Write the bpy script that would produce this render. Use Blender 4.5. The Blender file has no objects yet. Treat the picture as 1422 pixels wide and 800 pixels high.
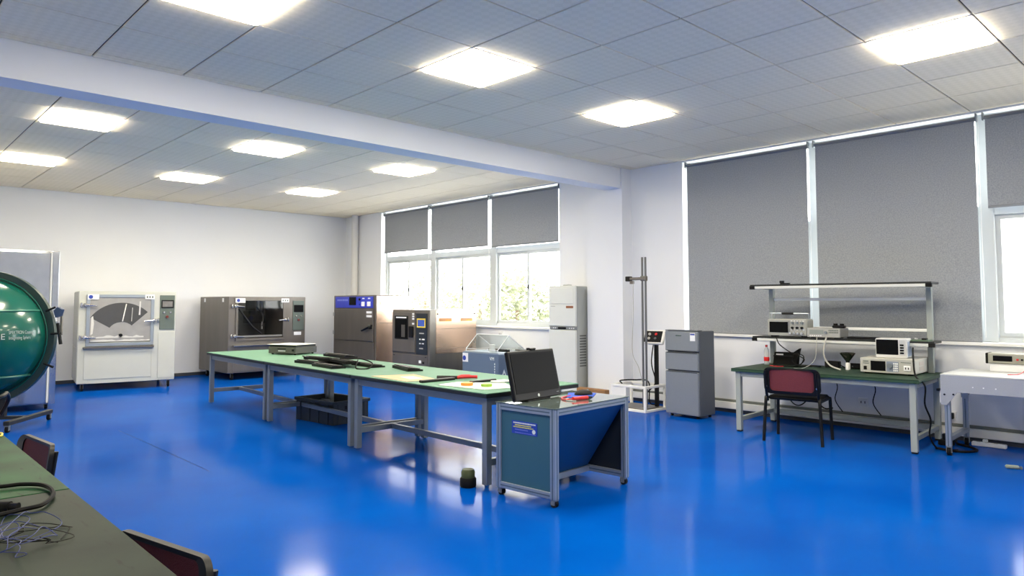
import bpy, bmesh, math, random
from mathutils import Vector, Matrix
random.seed(7)
R = math.radians
scene = bpy.context.scene
COL = scene.collection

# ------------------------------------------------------------------ camera
F_PX, YAW, PITCH, PPX, PPY, CAM_H = 983.0, 0.7492, 0.0567, 695.0, 366.2, 1.37
cam_d = bpy.data.cameras.new('camera')
cam = bpy.data.objects.new('camera', cam_d)
COL.objects.link(cam)
cam.location = (0, 0, CAM_H)
cam.rotation_euler = (R(90) + PITCH, 0, -YAW)
cam_d.sensor_width = 36.0
cam_d.lens = 36.0 * F_PX / 1422.0
cam_d.shift_x = (711.0 - PPX) / 1422.0
cam_d.shift_y = (PPY - 400.0) / 1422.0
cam_d.clip_start = 0.05
scene.camera = cam

# ------------------------------------------------------------------ world, exposure
SKY, LAMP = 3.8, 14.5
wd = bpy.data.worlds.new('overcast_sky')
scene.world = wd
wd.use_nodes = True
bg = wd.node_tree.nodes['Background']
bg.inputs[0].default_value = (1.0, 0.985, 0.955, 1)
bg.inputs[1].default_value = SKY
scene.view_settings.view_transform = 'Standard'
scene.view_settings.look = 'None'
scene.view_settings.exposure = 1.66
scene.view_settings.gamma = 1.0
scene.view_settings.use_curve_mapping = False

# ------------------------------------------------------------------ materials
def srgb(r, g, b):
    f = lambda c: (c / 255 / 12.92) if c / 255 <= 0.04045 else ((c / 255 + 0.055) / 1.055) ** 2.4
    return (f(r), f(g), f(b), 1)
MATS = {}
def mat(name, col, rough=0.5, metal=0.0, var=0.0, scale=8.0, bump=0.0, bscale=60.0, spec=0.5, coat=0.0, alpha=1.0,
        stretch=None, emit=None, trans=0.0):
    if name in MATS: return MATS[name]
    m = bpy.data.materials.new(name); m.use_nodes = True
    nt = m.node_tree; p = nt.nodes['Principled BSDF']
    c = srgb(*col)
    p.inputs['Base Color'].default_value = c
    p.inputs['Roughness'].default_value = rough
    p.inputs['Metallic'].default_value = metal
    p.inputs['Specular IOR Level'].default_value = spec
    p.inputs['Coat Weight'].default_value = coat
    p.inputs['Alpha'].default_value = alpha
    p.inputs['Transmission Weight'].default_value = trans
    if emit:
        p.inputs['Emission Color'].default_value = srgb(*emit[0]); p.inputs['Emission Strength'].default_value = emit[1]
    if var or bump:
        tc = nt.nodes.new('ShaderNodeTexCoord'); mp = nt.nodes.new('ShaderNodeMapping')
        nt.links.new(tc.outputs['Object'], mp.inputs[0])
        if stretch: mp.inputs['Scale'].default_value = stretch
        if var:
            n = nt.nodes.new('ShaderNodeTexNoise'); n.inputs['Scale'].default_value = scale; n.inputs['Detail'].default_value = 5
            nt.links.new(mp.outputs[0], n.inputs[0])
            mx = nt.nodes.new('ShaderNodeMix'); mx.data_type = 'RGBA'
            mx.inputs['A'].default_value = [max(0, v * (1 - var)) for v in c[:3]] + [1]
            mx.inputs['B'].default_value = [min(1, v * (1 + var)) for v in c[:3]] + [1]
            nt.links.new(n.outputs['Fac'], mx.inputs['Factor']); nt.links.new(mx.outputs['Result'], p.inputs['Base Color'])
        if bump:
            n2 = nt.nodes.new('ShaderNodeTexNoise'); n2.inputs['Scale'].default_value = bscale; n2.inputs['Detail'].default_value = 3
            nt.links.new(mp.outputs[0], n2.inputs[0])
            b = nt.nodes.new('ShaderNodeBump'); b.inputs['Strength'].default_value = bump; b.inputs['Distance'].default_value = 0.01
            nt.links.new(n2.outputs['Fac'], b.inputs['Height']); nt.links.new(b.outputs[0], p.inputs['Normal'])
    MATS[name] = m
    return m

wall_m = mat('wall_paint', (234, 237, 242), 0.7, var=0.03, scale=1.2, bump=0.05, bscale=40)
white_m = mat('white_paint', (236, 236, 232), 0.4, var=0.03)
frame_m = mat('window_frame_white', (198, 204, 206), 0.35, var=0.02)
sill_m = mat('sill_white', (235, 236, 236), 0.5, var=0.03)
cream_m = mat('pale_grey_enamel', (190, 193, 186), 0.42, var=0.04, scale=5)
black_m = mat('black_plastic', (9, 9, 10), 0.45, var=0.15, scale=20, spec=0.3)
rubber_m = mat('black_rubber', (12, 12, 13), 0.75, var=0.1, spec=.25)
screen_m = mat('dark_screen', (12, 13, 15), 0.4, var=0.05, spec=0.08)
steel_m = mat('brushed_steel', (128, 124, 118), 0.34, metal=0.85, var=0.16, scale=6, stretch=(1, 1, 0.15))
darksteel_m = mat('dark_brushed_steel', (122, 117, 111), 0.42, metal=0.65, var=0.2, scale=5, stretch=(1, 1, 0.15))
sheensteel_m = mat('window_sheen_steel', (205, 178, 158), 0.24, metal=0.9, var=0.08, scale=4, stretch=(1, 1, 0.2))  # steel made pale and pinkish, standing in for reflected window light
chrome_m = mat('chrome', (205, 205, 205), 0.15, metal=1.0, var=0.03)
alu_m = mat('anodised_aluminium', (160, 170, 180), 0.34, metal=0.6, var=0.05)
galv_m = mat('galvanised_sheet', (186, 190, 194), 0.15, metal=0.95, var=0.14, scale=9, bump=0.05, bscale=25)
legsteel_m = mat('grey_steel_tube', (128, 136, 142), 0.38, metal=0.35, var=0.08)
legwhite_m = mat('pale_green_grey_tube', (154, 162, 159), 0.45, var=0.06)
top_m = mat('green_bench_mat', (96, 138, 116), 0.6, var=0.1, scale=3, spec=0.25)
dtop_m = mat('dark_green_bench_mat', (34, 58, 44), 0.5, var=0.2, scale=5, spec=0.25)
edge_m = mat('black_edge', (20, 24, 24), 0.5, var=0.1)
fridge_m = mat('silver_grey_door', (140, 146, 152), 0.36, metal=0.35, var=0.04, scale=30)
fridged_m = mat('fridge_side_grey', (92, 98, 106), 0.45, metal=0.2, var=0.04)
panel_m = mat('grey_blue_panel', (52, 98, 116), 0.45, metal=0.1, var=0.04)
deskblue_m = mat('blue_cart_panel', (24, 84, 132), 0.42, metal=0.1, var=0.05)
boxblue_m = mat('slate_blue_paint', (92, 110, 132), 0.4, var=0.06)
green_m = mat('deep_green_enamel', (18, 92, 78), 0.22, var=0.1, scale=2, coat=0.4)
rim_m = mat('dark_green_rim', (20, 48, 44), 0.4, var=0.1)
red_m = mat('dark_red_mesh', (104, 38, 48), 0.75, var=0.15, scale=90, bump=0.3, bscale=220)
redp_m = mat('red_plastic', (200, 30, 36), 0.35, var=0.05)
blue_m = mat('royal_blue_panel', (46, 62, 190), 0.4, var=0.05)
bluemat_m = mat('blue_mat', (28, 76, 190), 0.6, var=0.08)
ctrl_m = mat('dark_green_grey_panel', (92, 104, 98), 0.45, var=0.05)
dark_m = mat('dark_interior', (58, 58, 58), 0.6, var=0.25, scale=4)
dust_m = mat('dusty_glass', (150, 150, 149), 0.55, var=0.18, scale=7)
swept_m = mat('wiped_glass', (74, 75, 76), 0.25, var=0.1, scale=6)
wood_m = mat('brown_timber', (150, 112, 72), 0.65, var=0.25, scale=10, stretch=(1, 6, 6))
card_m = mat('tan_cardboard', (202, 172, 138), 0.8, var=0.06)
paper_m = mat('white_paper', (236, 236, 230), 0.8, var=0.03)
pipe_m = mat('white_pipe', (222, 222, 220), 0.4, var=0.03)
trunk_m = mat('grey_green_strip', (118, 122, 116), 0.55, var=0.06)
skirt_m = mat('dark_skirting', (62, 66, 74), 0.45, var=0.08)
yellow_m = mat('yellow_plastic', (226, 200, 70), 0.5, var=0.04)
orange_m = mat('orange_tape', (228, 150, 60), 0.5, var=0.05)
lime_m = mat('lime_tape', (150, 190, 70), 0.5, var=0.05)
wireblue_m = mat('thin_blue_wire', (24, 46, 120), 0.45, var=0.05)
greycable_m = mat('grey_cable', (176, 176, 172), 0.5, var=0.05)
stick_m = mat('white_sticker', (232, 234, 236), 0.5, var=0.02)
bluestick_m = mat('blue_sticker', (40, 66, 160), 0.5, var=0.03)
labelblue_m = mat('label_blue', (24, 62, 168), 0.4, var=0.05)
text_m = mat('white_lettering', (225, 232, 230), 0.5, var=0.02)
ytext_m = mat('yellow_lettering', (220, 214, 90), 0.5, var=0.02)
crate_m = mat('charcoal_crate_plastic', (38, 46, 54), 0.5, var=0.1)
ac_m = mat('off_white_plastic', (216, 220, 216), 0.45, var=0.03)
acside_m = mat('grey_side_plastic', (168, 172, 168), 0.5, var=0.04)
brown_m = mat('brown_sticker', (140, 88, 60), 0.6, var=0.05)
bark_m = mat('bark', (120, 104, 86), 0.9, var=0.2)
leaf_m = mat('pale_foliage', (122, 128, 98), 0.7, var=0.25, scale=3)
ground_m = mat('pale_concrete', (205, 204, 196), 0.9, var=0.1)
ofloor = mat('bench_white_enamel', (196, 199, 198), 0.42, var=0.05, scale=6)
perf_m = mat('grey_white_speckle', (152, 158, 170), 0.5, var=0.08, scale=120)

def nodes_of(name):
    m = bpy.data.materials.new(name); m.use_nodes = True; MATS[name] = m
    return m, m.node_tree, m.node_tree.nodes['Principled BSDF']

# blue epoxy floor: gloss varies, fine pale scuffs, faint joints
floor_m, nt, p = nodes_of('blue_epoxy')
tc = nt.nodes.new('ShaderNodeTexCoord')
n1 = nt.nodes.new('ShaderNodeTexNoise'); n1.inputs['Scale'].default_value = 0.7; n1.inputs['Detail'].default_value = 6
cr = nt.nodes.new('ShaderNodeValToRGB')
cr.color_ramp.elements[0].position = 0.3; cr.color_ramp.elements[0].color = srgb(0, 68, 160)
cr.color_ramp.elements[1].position = 0.75; cr.color_ramp.elements[1].color = srgb(0, 86, 182)
n2 = nt.nodes.new('ShaderNodeTexNoise'); n2.inputs['Scale'].default_value = 26; n2.inputs['Detail'].default_value = 8; n2.inputs['Roughness'].default_value = 0.7
cr2 = nt.nodes.new('ShaderNodeValToRGB')
cr2.color_ramp.elements[0].position = 0.75; cr2.color_ramp.elements[0].color = (0, 0, 0, 1)
cr2.color_ramp.elements[1].position = 0.76; cr2.color_ramp.elements[1].color = (0.6, 0.6, 0.6, 1)
mx = nt.nodes.new('ShaderNodeMix'); mx.data_type = 'RGBA'; mx.inputs['B'].default_value = srgb(150, 190, 230)
for a in (n1, n2): nt.links.new(tc.outputs['Object'], a.inputs[0])
nt.links.new(n1.outputs['Fac'], cr.inputs[0]); nt.links.new(n2.outputs['Fac'], cr2.inputs[0])
nt.links.new(cr2.outputs[0], mx.inputs['Factor']); nt.links.new(cr.outputs[0], mx.inputs['A'])
mr = nt.nodes.new('ShaderNodeMapRange'); mr.inputs['To Min'].default_value = 0.06; mr.inputs['To Max'].default_value = 0.2
n3 = nt.nodes.new('ShaderNodeTexNoise'); n3.inputs['Scale'].default_value = 1.6; n3.inputs['Detail'].default_value = 4
nt.links.new(tc.outputs['Object'], n3.inputs[0]); nt.links.new(n3.outputs['Fac'], mr.inputs[0])
df = nt.nodes.new('ShaderNodeBsdfDiffuse'); gl = nt.nodes.new('ShaderNodeBsdfGlossy')
nt.links.new(mx.outputs['Result'], df.inputs[0]); nt.links.new(mr.outputs[0], gl.inputs['Roughness'])
lw = nt.nodes.new('ShaderNodeLayerWeight'); lw.inputs[0].default_value = 0.5
pw = nt.nodes.new('ShaderNodeMath'); pw.operation = 'POWER'; pw.inputs[1].default_value = 6.0
ma = nt.nodes.new('ShaderNodeMath'); ma.operation = 'MULTIPLY_ADD'; ma.inputs[1].default_value = 0.44; ma.inputs[2].default_value = 0.014
ms = nt.nodes.new('ShaderNodeMixShader')
nt.links.new(lw.outputs['Facing'], pw.inputs[0]); nt.links.new(pw.outputs[0], ma.inputs[0]); nt.links.new(ma.outputs[0], ms.inputs[0])
nt.links.new(df.outputs[0], ms.inputs[1]); nt.links.new(gl.outputs[0], ms.inputs[2])
nt.links.new(ms.outputs[0], nt.nodes['Material Output'].inputs[0]); nt.nodes.remove(p)

# ceiling tile: mineral board tinted cream to offset blue floor bounce, with a small woven diamond relief
tile_m, nt, p = nodes_of('ceiling_tile_board')
tc = nt.nodes.new('ShaderNodeTexCoord'); mp = nt.nodes.new('ShaderNodeMapping')
mp.inputs['Rotation'].default_value = (0, 0, R(45)); mp.inputs['Scale'].default_value = (1, 1, 0); mp.inputs['Location'].default_value = (0, 0, .01); nt.links.new(tc.outputs['Object'], mp.inputs[0])
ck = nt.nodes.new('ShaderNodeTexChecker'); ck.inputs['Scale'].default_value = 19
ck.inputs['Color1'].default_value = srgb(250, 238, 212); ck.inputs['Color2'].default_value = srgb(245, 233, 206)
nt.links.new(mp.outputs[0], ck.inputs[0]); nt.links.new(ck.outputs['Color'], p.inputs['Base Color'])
bp = nt.nodes.new('ShaderNodeBump'); bp.inputs['Strength'].default_value = 0.12; bp.inputs['Distance'].default_value = 0.004
nt.links.new(ck.outputs['Fac'], bp.inputs['Height']); nt.links.new(bp.outputs[0], p.inputs['Normal'])
p.inputs['Roughness'].default_value = 0.75
grid_m = mat('ceiling_void', (58, 58, 58), 0.8, var=0.05)

lamp_m, nt, p = nodes_of('led_diffuser')
p.inputs['Base Color'].default_value = (0.9, 0.9, 0.9, 1)
p.inputs['Emission Color'].default_value = (1.0, 0.89, 0.69, 1); p.inputs['Emission Strength'].default_value = LAMP

# roller blind cloth: woven grey, lets a little daylight through
blind_m, nt, p = nodes_of('grey_blind_cloth')
tc = nt.nodes.new('ShaderNodeTexCoord')
n1 = nt.nodes.new('ShaderNodeTexNoise'); n1.inputs['Scale'].default_value = 90; n1.inputs['Detail'].default_value = 3
cr = nt.nodes.new('ShaderNodeValToRGB')
cr.color_ramp.elements[0].color = srgb(118, 123, 129); cr.color_ramp.elements[1].color = srgb(182, 187, 192)
nt.links.new(tc.outputs['Object'], n1.inputs[0]); nt.links.new(n1.outputs['Fac'], cr.inputs[0]); nt.links.new(cr.outputs[0], p.inputs['Base Color'])
p.inputs['Roughness'].default_value = 0.85
tr = nt.nodes.new('ShaderNodeBsdfTranslucent'); tr.inputs[0].default_value = (0.5, 0.5, 0.52, 1)
ms = nt.nodes.new('ShaderNodeMixShader'); ms.inputs[0].default_value = 0.06
out = nt.nodes['Material Output']
nt.links.new(p.outputs[0], ms.inputs[1]); nt.links.new(tr.outputs[0], ms.inputs[2]); nt.links.new(ms.outputs[0], out.inputs[0])

def thin_glass(name, tint, refl, rough=0.02):
    m = bpy.data.materials.new(name); m.use_nodes = True; nt = m.node_tree
    nt.nodes.remove(nt.nodes['Principled BSDF'])
    t = nt.nodes.new('ShaderNodeBsdfTransparent'); t.inputs[0].default_value = tint
    g = nt.nodes.new('ShaderNodeBsdfGlossy'); g.inputs['Roughness'].default_value = rough
    lw = nt.nodes.new('ShaderNodeLayerWeight'); lw.inputs[0].default_value = 0.5
    pw = nt.nodes.new('ShaderNodeMath'); pw.operation = 'POWER'; pw.inputs[1].default_value = 5.0
    fr = nt.nodes.new('ShaderNodeMath'); fr.operation = 'MULTIPLY_ADD'; fr.inputs[1].default_value = 0.6; fr.inputs[2].default_value = 0.02 + refl * .2
    nt.links.new(lw.outputs['Facing'], pw.inputs[0]); nt.links.new(pw.outputs[0], fr.inputs[0])
    ms = nt.nodes.new('ShaderNodeMixShader')
    nt.links.new(fr.outputs[0], ms.inputs[0]); nt.links.new(t.outputs[0], ms.inputs[1]); nt.links.new(g.outputs[0], ms.inputs[2])
    nt.links.new(ms.outputs[0], nt.nodes['Material Output'].inputs[0])
    MATS[name] = m
    return m
pane_m = thin_glass('window_glass', (0.96, 0.97, 0.97, 1), 0.1)
acry_m = thin_glass('clear_acrylic', (0.93, 0.95, 0.95, 1), 0.35, 0.05)
smoke_m = thin_glass('smoky_glass', (0.72, 0.72, 0.72, 1), 0.05, 0.05)
gtop_m = mat('grey_glass_top', (96, 110, 108), 0.06, var=0.05, spec=0.9, coat=0.6)
acryedge_m = mat('acrylic_edge', (232, 236, 238), 0.3, var=0.02)

# ------------------------------------------------------------------ mesh helpers
class MB:
    def __init__(s): s.v = []; s.f = []
    def add(s, vs, fs):
        o = len(s.v); s.v += [tuple(v) for v in vs]; s.f += [tuple(i + o for i in f) for f in fs]; return s
    def box(s, x0, x1, y0, y1, z0, z1, b=0.0):
        if b <= 0:
            vs = [(x, y, z) for x in (x0, x1) for y in (y0, y1) for z in (z0, z1)]
            return s.add(vs, [(0, 1, 3, 2), (4, 6, 7, 5), (0, 4, 5, 1), (2, 3, 7, 6), (0, 2, 6, 4), (1, 5, 7, 3)])
        b = min(b, abs(x1 - x0) * .45, abs(y1 - y0) * .45, abs(z1 - z0) * .45)
        vs = []; idx = {}
        X = (x0, x1); Y = (y0, y1); Z = (z0, z1); sg = (1, -1)
        for i in (0, 1):
            for j in (0, 1):
                for k in (0, 1):
                    for a in range(3):
                        idx[i, j, k, a] = len(vs)
                        vs.append((X[i] + (0 if a == 0 else b * sg[i]), Y[j] + (0 if a == 1 else b * sg[j]), Z[k] + (0 if a == 2 else b * sg[k])))
        fs = []
        for i in (0, 1):
            fs.append([idx[i, j, k, 0] for j, k in ((0, 0), (1, 0), (1, 1), (0, 1))])
            fs.append([idx[j, i, k, 1] for j, k in ((0, 0), (1, 0), (1, 1), (0, 1))])
            fs.append([idx[j, k, i, 2] for j, k in ((0, 0), (1, 0), (1, 1), (0, 1))])
            for j in (0, 1):
                fs.append([idx[i, j, 0, 0], idx[i, j, 1, 0], idx[i, j, 1, 1], idx[i, j, 0, 1]])
                fs.append([idx[i, 0, j, 0], idx[i, 1, j, 0], idx[i, 1, j, 2], idx[i, 0, j, 2]])
                fs.append([idx[0, i, j, 1], idx[1, i, j, 1], idx[1, i, j, 2], idx[0, i, j, 2]])
                for k in (0, 1): fs.append([idx[i, j, k, 0], idx[i, j, k, 1], idx[i, j, k, 2]])
        return s.add(vs, fs)
    def cyl(s, p0, p1, r, r2=None, n=14):
        return s.tube([p0, p1], r, n=n, r2=r2)
    def tube(s, pts, r, n=8, r2=None, closed=False):
        pts = [Vector(p) for p in pts]; m = len(pts); rings = []
        up = None
        for i, p in enumerate(pts):
            if closed: d = pts[(i + 1) % m] - pts[i - 1]
            else: d = pts[min(i + 1, m - 1)] - pts[max(i - 1, 0)]
            if d.length < 1e-9: d = Vector((0, 0, 1))
            d.normalize()
            if up is None: up = Vector((0, 0, 1)) if abs(d.z) < .9 else Vector((1, 0, 0))
            a = d.cross(up)
            if a.length < 1e-4: a = d.cross(Vector((0, 1, 0)))
            a.normalize(); b = a.cross(d).normalized(); up = b
            rr = r if r2 is None else r + (r2 - r) * i / (m - 1)
            rings.append([p + a * (rr * math.cos(2 * math.pi * k / n)) + b * (rr * math.sin(2 * math.pi * k / n)) for k in range(n)])
        vs = [v for g in rings for v in g]; fs = []
        for i in range(m if closed else m - 1):
            j = (i + 1) % m
            for k in range(n):
                fs.append((i * n + k, i * n + (k + 1) % n, j * n + (k + 1) % n, j * n + k))
        if not closed:
            fs.append(tuple(range(n))[::-1]); fs.append(tuple((m - 1) * n + k for k in range(n)))
        return s.add(vs, fs)
    def lathe(s, prof, n=20, c=(0, 0, 0)):
        vs = []; fs = []; m = len(prof)
        for r, z in prof:
            vs += [(c[0] + r * math.cos(2 * math.pi * k / n), c[1] + r * math.sin(2 * math.pi * k / n), c[2] + z) for k in range(n)]
        for i in range(m - 1):
            for k in range(n): fs.append((i * n + k, i * n + (k + 1) % n, (i + 1) * n + (k + 1) % n, (i + 1) * n + k))
        fs.append(tuple(range(n))[::-1]); fs.append(tuple((m - 1) * n + k for k in range(n)))
        return s.add(vs, fs)
    def prism(s, poly, a, b, axis='y'):
        """polygon in the plane across axis, from a to b along the axis"""
        def P(u, v, w): return {'y': (u, w, v), 'x': (w, u, v), 'z': (u, v, w)}[axis]
        n = len(poly); vs = [P(u, v, a) for u, v in poly] + [P(u, v, b) for u, v in poly]
        fs = [tuple(range(n)), tuple(range(n, 2 * n))[::-1]] + [(i, (i + 1) % n, n + (i + 1) % n, n + i) for i in range(n)]
        return s.add(vs, fs)
    def slab(s, quad, th):
        """four corners, thickened along the normal"""
        q = [Vector(p) for p in quad]; nrm = (q[1] - q[0]).cross(q[3] - q[0]).normalized() * th
        vs = q + [p + nrm for p in q]
        return s.add(vs, [(0, 1, 2, 3), (7, 6, 5, 4)] + [(i, (i + 1) % 4, 4 + (i + 1) % 4, 4 + i) for i in range(4)])
    def sphere(s, c, r, n=24, m=14, sc=(1, 1, 1), zmin=-1.0):
        prof = []
        vs = []; fs = []
        for i in range(m + 1):
            t = -math.pi / 2 + math.pi * i / m
            for k in range(n):
                a = 2 * math.pi * k / n
                vs.append((c[0] + sc[0] * r * math.cos(t) * math.cos(a), c[1] + sc[1] * r * math.cos(t) * math.sin(a), c[2] + sc[2] * r * max(zmin, math.sin(t))))
        for i in range(m):
            for k in range(n): fs.append((i * n + k, i * n + (k + 1) % n, (i + 1) * n + (k + 1) % n, (i + 1) * n + k))
        return s.add(vs, fs)
    def mesh(s, name, smooth=False):
        me = bpy.data.meshes.new(name); me.from_pydata(s.v, [], s.f)
        bm = bmesh.new(); bm.from_mesh(me)
        bmesh.ops.remove_doubles(bm, verts=bm.verts, dist=1e-6)
        bmesh.ops.recalc_face_normals(bm, faces=bm.faces)
        bm.to_mesh(me); bm.free()
        if smooth:
            me.polygons.foreach_set('use_smooth', [True] * len(me.polygons))
            try: me.set_sharp_from_angle(angle=R(38))
            except Exception: pass
        return me
    def build(s, name, m, parent=None, smooth=False, loc=None):
        me = s.mesh(name, smooth); me.materials.append(m)
        o = bpy.data.objects.new(name, me); COL.objects.link(o)
        if parent: o.parent = parent
        if loc: o.location = loc
        return o

def tag(o, label, cat, group=None):
    o['label'] = label; o['category'] = cat
    if group: o['group'] = group
    return o
def thing(name, label, cat, loc=(0, 0, 0), rz=0.0, group=None):
    o = bpy.data.objects.new(name, None); COL.objects.link(o)
    o.empty_display_size = 0.1; o.location = loc; o.rotation_euler = (0, 0, R(rz))
    return tag(o, label, cat, group)
def struct(o):
    o['kind'] = 'structure'; return o
def box(name, m, parent, x0, x1, y0, y1, z0, z1, b=0.0, smooth=False):
    return MB().box(x0, x1, y0, y1, z0, z1, b).build(name, m, parent, smooth)
def cyl(name, m, parent, p0, p1, r, r2=None, n=14):
    return MB().cyl(p0, p1, r, r2, n).build(name, m, parent, True)
def curve(ctrl, n=8, closed=False):
    P = [Vector(c) for c in ctrl]; out = []; m = len(P)
    for i in range(m if closed else m - 1):
        g = (lambda k: P[k % m]) if closed else (lambda k: P[max(0, min(m - 1, k))])
        a, b, c, d = g(i - 1), g(i), g(i + 1), g(i + 2)
        for k in range(n):
            t = k / n
            out.append(0.5 * ((2 * b) + (c - a) * t + (2 * a - 5 * b + 4 * c - d) * t * t + (3 * b - a - 3 * c + d) * t ** 3))
    if not closed: out.append(P[-1])
    return out
def cable(name, m, parent, ctrl, r=0.005, n=8, closed=False, seg=6):
    return MB().tube(curve(ctrl, n, closed), r, seg, closed=closed).build(name, m, parent, True)
def copy_tree(o, parent=None):
    c = o.copy(); COL.objects.link(c); c.parent = parent
    for ch in list(o.children): copy_tree(ch, c)
    return c
def text(name, body, size, m, parent, M, extrude=0.0008, warp=None):
    cu = bpy.data.curves.new(name, 'FONT'); cu.body = body; cu.size = size; cu.extrude = extrude
    cu.align_x = 'LEFT'; cu.align_y = 'BOTTOM'
    tmp = bpy.data.objects.new(name + '_tmp', cu); COL.objects.link(tmp)
    bpy.context.view_layer.update()
    me = bpy.data.meshes.new_from_object(tmp.evaluated_get(bpy.context.evaluated_depsgraph_get()))
    bpy.data.objects.remove(tmp); bpy.data.curves.remove(cu)
    me.transform(M)
    if warp:
        for v in me.vertices: v.co = warp(v.co)
    me.materials.clear(); me.materials.append(m)
    o = bpy.data.objects.new(name, me); COL.objects.link(o); o.parent = parent
    return o
def on_front(x, z, y=-0.003):
    """text lying on a local front face (faces -y)"""
    return Matrix.Translation((x, y, z)) @ Matrix.Rotation(R(90), 4, 'X')

CW, SW = math.cos(YAW), math.sin(YAW); CP, SP = math.cos(PITCH), math.sin(PITCH)
fw = Vector((SW * CP, CW * CP, SP)); rt = Vector((CW, -SW, 0)); upv = rt.cross(fw)
def px(p):
    d = Vector(p) - Vector((0, 0, CAM_H)); w = d.dot(fw)
    return None if w < 0.1 else (PPX + F_PX * d.dot(rt) / w, PPY - F_PX * d.dot(upv) / w)

# ------------------------------------------------------------------ the room
X0, X1, Y0, Y1, CZ = -1.3, 8.3, -1.6, 14.05, 3.307
T = 0.686
GX, GY = 3.4225, 3.989                 # front ceiling grid
RX, RY = 3.495, 8.05                   # rear ceiling grid
BY0, BY1, BZ = 6.18, 6.46, 3.02        # beam
fo = struct(box('floor', floor_m, None, X0 - .2, X1 + .24, Y0 - .2, Y1 + .2, -0.1, 0.0))
ck_ = MB(); cp_ = [(2.25, 8.49), (2.26, 7.64), (2.26, 6.92), (2.26, 5.93)]
for (xa, ya), (xb, yb) in zip(cp_, cp_[1:]): ck_.slab([(xa, ya, .0), (xb, yb, .0), (xb + .006, yb, .0), (xa + .006, ya, .0)], -.0006)
ck_.build('floor_crack', mat('crack_dark_blue', (0, 34, 92), .5, var=.2), fo)
wb = struct(box('wall_back', wall_m, None, X0 - .2, X1 + .24, Y1, Y1 + .2, 0, 3.6))
struct(box('wall_left', wall_m, None, X0 - .2, X0, Y0, Y1, 0, 3.6))  # unseen; set close in to bounce white light onto the ceiling
struct(box('wall_front', wall_m, None, X0 - .2, X1 + .24, Y0 - .2, Y0, 0, 3.6))  # unseen wall behind the camera, also moved in for white bounce
SILL, HEAD = 0.975, 3.29
W1 = (7.55, 12.62); W2 = (0.1, 5.30)
wr = MB()
wr.box(X1, X1 + .24, Y0, Y1, 0, SILL)
wr.box(X1, X1 + .24, Y0, Y1, HEAD, 3.6)
for a, b in ((Y0, W2[0]), (W2[1], W1[0]), (W1[1], Y1)): wr.box(X1, X1 + .24, a, b, SILL, HEAD)
struct(wr.build('wall_right', wall_m))
struct(box('pillar', wall_m, None, 8.08, X1, 6.15, 6.80, 0, CZ + .012))
struct(box('beam', wall_m, None, X0, 8.12, BY0, BY1, BZ, 3.5))
struct(box('baseboard_back', skirt_m, None, X0, X1, Y1 - .012, Y1, 0, .06))
sk = MB(); sk.box(X1 - .012, X1, Y0, 6.18, 0, .05); sk.box(X1 - .012, X1, 6.80, Y1, 0, .05)
struct(sk.build('baseboard_right', skirt_m))
for i, (a, b) in enumerate((W2, W1)):
    struct(box('trim_%d' % (i + 1), sill_m, None, X1 - .05, X1 + .13, a - .04, b + .04, SILL - .02, SILL + .012, .004))
t3 = struct(box('trim_3', white_m, None, X1 - .06, X1, Y0, 6.17, .05, .135, .006))
box('duct_lid', trunk_m, t3, X1 - .035, X1, Y0, 6.17, .137, .165, .003)
struct(cyl('trim_4', pipe_m, None, (8.21, 13.52, 0), (8.21, 13.52, CZ), .075, n=20))

# ceiling: backing, then single boards
ceil = struct(box('ceiling', grid_m, None, X0, X1, Y0, Y1, CZ + .016, CZ + .12))
TM = {}
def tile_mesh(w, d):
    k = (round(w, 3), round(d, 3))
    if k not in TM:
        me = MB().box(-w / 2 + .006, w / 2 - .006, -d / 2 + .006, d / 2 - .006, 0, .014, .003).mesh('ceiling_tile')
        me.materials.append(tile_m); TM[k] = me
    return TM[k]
LIGHTS = {('f', i, j) for i in (-3, 0, 3) for j in (0, -4)} | {('r', i, j) for i in (-3, 0, 3) for j in (0, 4)}
far = MB(); ntile = 0
for key, ox, oy, ya, yb in (('f', GX, GY, Y0, BY0), ('r', RX, RY, BY1, Y1)):
    i0 = math.floor((X0 - ox) / T); i1 = math.ceil((X1 - ox) / T)
    j0 = math.floor((ya - oy) / T); j1 = math.ceil((yb - oy) / T)
    for i in range(i0, i1):
        for j in range(j0, j1):
            if (key, i, j) in LIGHTS: continue
            xa, xb = max(X0, ox + i * T), min(X1, ox + (i + 1) * T)
            a, b = max(ya, oy + j * T), min(yb, oy + (j + 1) * T)
            if xb - xa < .03 or b - a < .03: continue
            q = [px((x, y, CZ)) for x in (xa, (xa + xb) / 2, xb) for y in (a, (a + b) / 2, b)]
            vis = any(c and -5 < c[0] < 1427 and -5 < c[1] < 805 for c in q)
            if key == 'r' and vis: vis = any(c and c[1] > 105 + .19 * c[0] for c in q if c)
            if vis:
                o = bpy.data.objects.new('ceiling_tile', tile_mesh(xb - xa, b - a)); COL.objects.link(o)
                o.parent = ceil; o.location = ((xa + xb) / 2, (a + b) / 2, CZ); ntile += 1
            else:
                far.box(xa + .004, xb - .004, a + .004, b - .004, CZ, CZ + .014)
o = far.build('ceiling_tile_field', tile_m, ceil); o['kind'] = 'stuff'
print('tiles', ntile)

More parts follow.
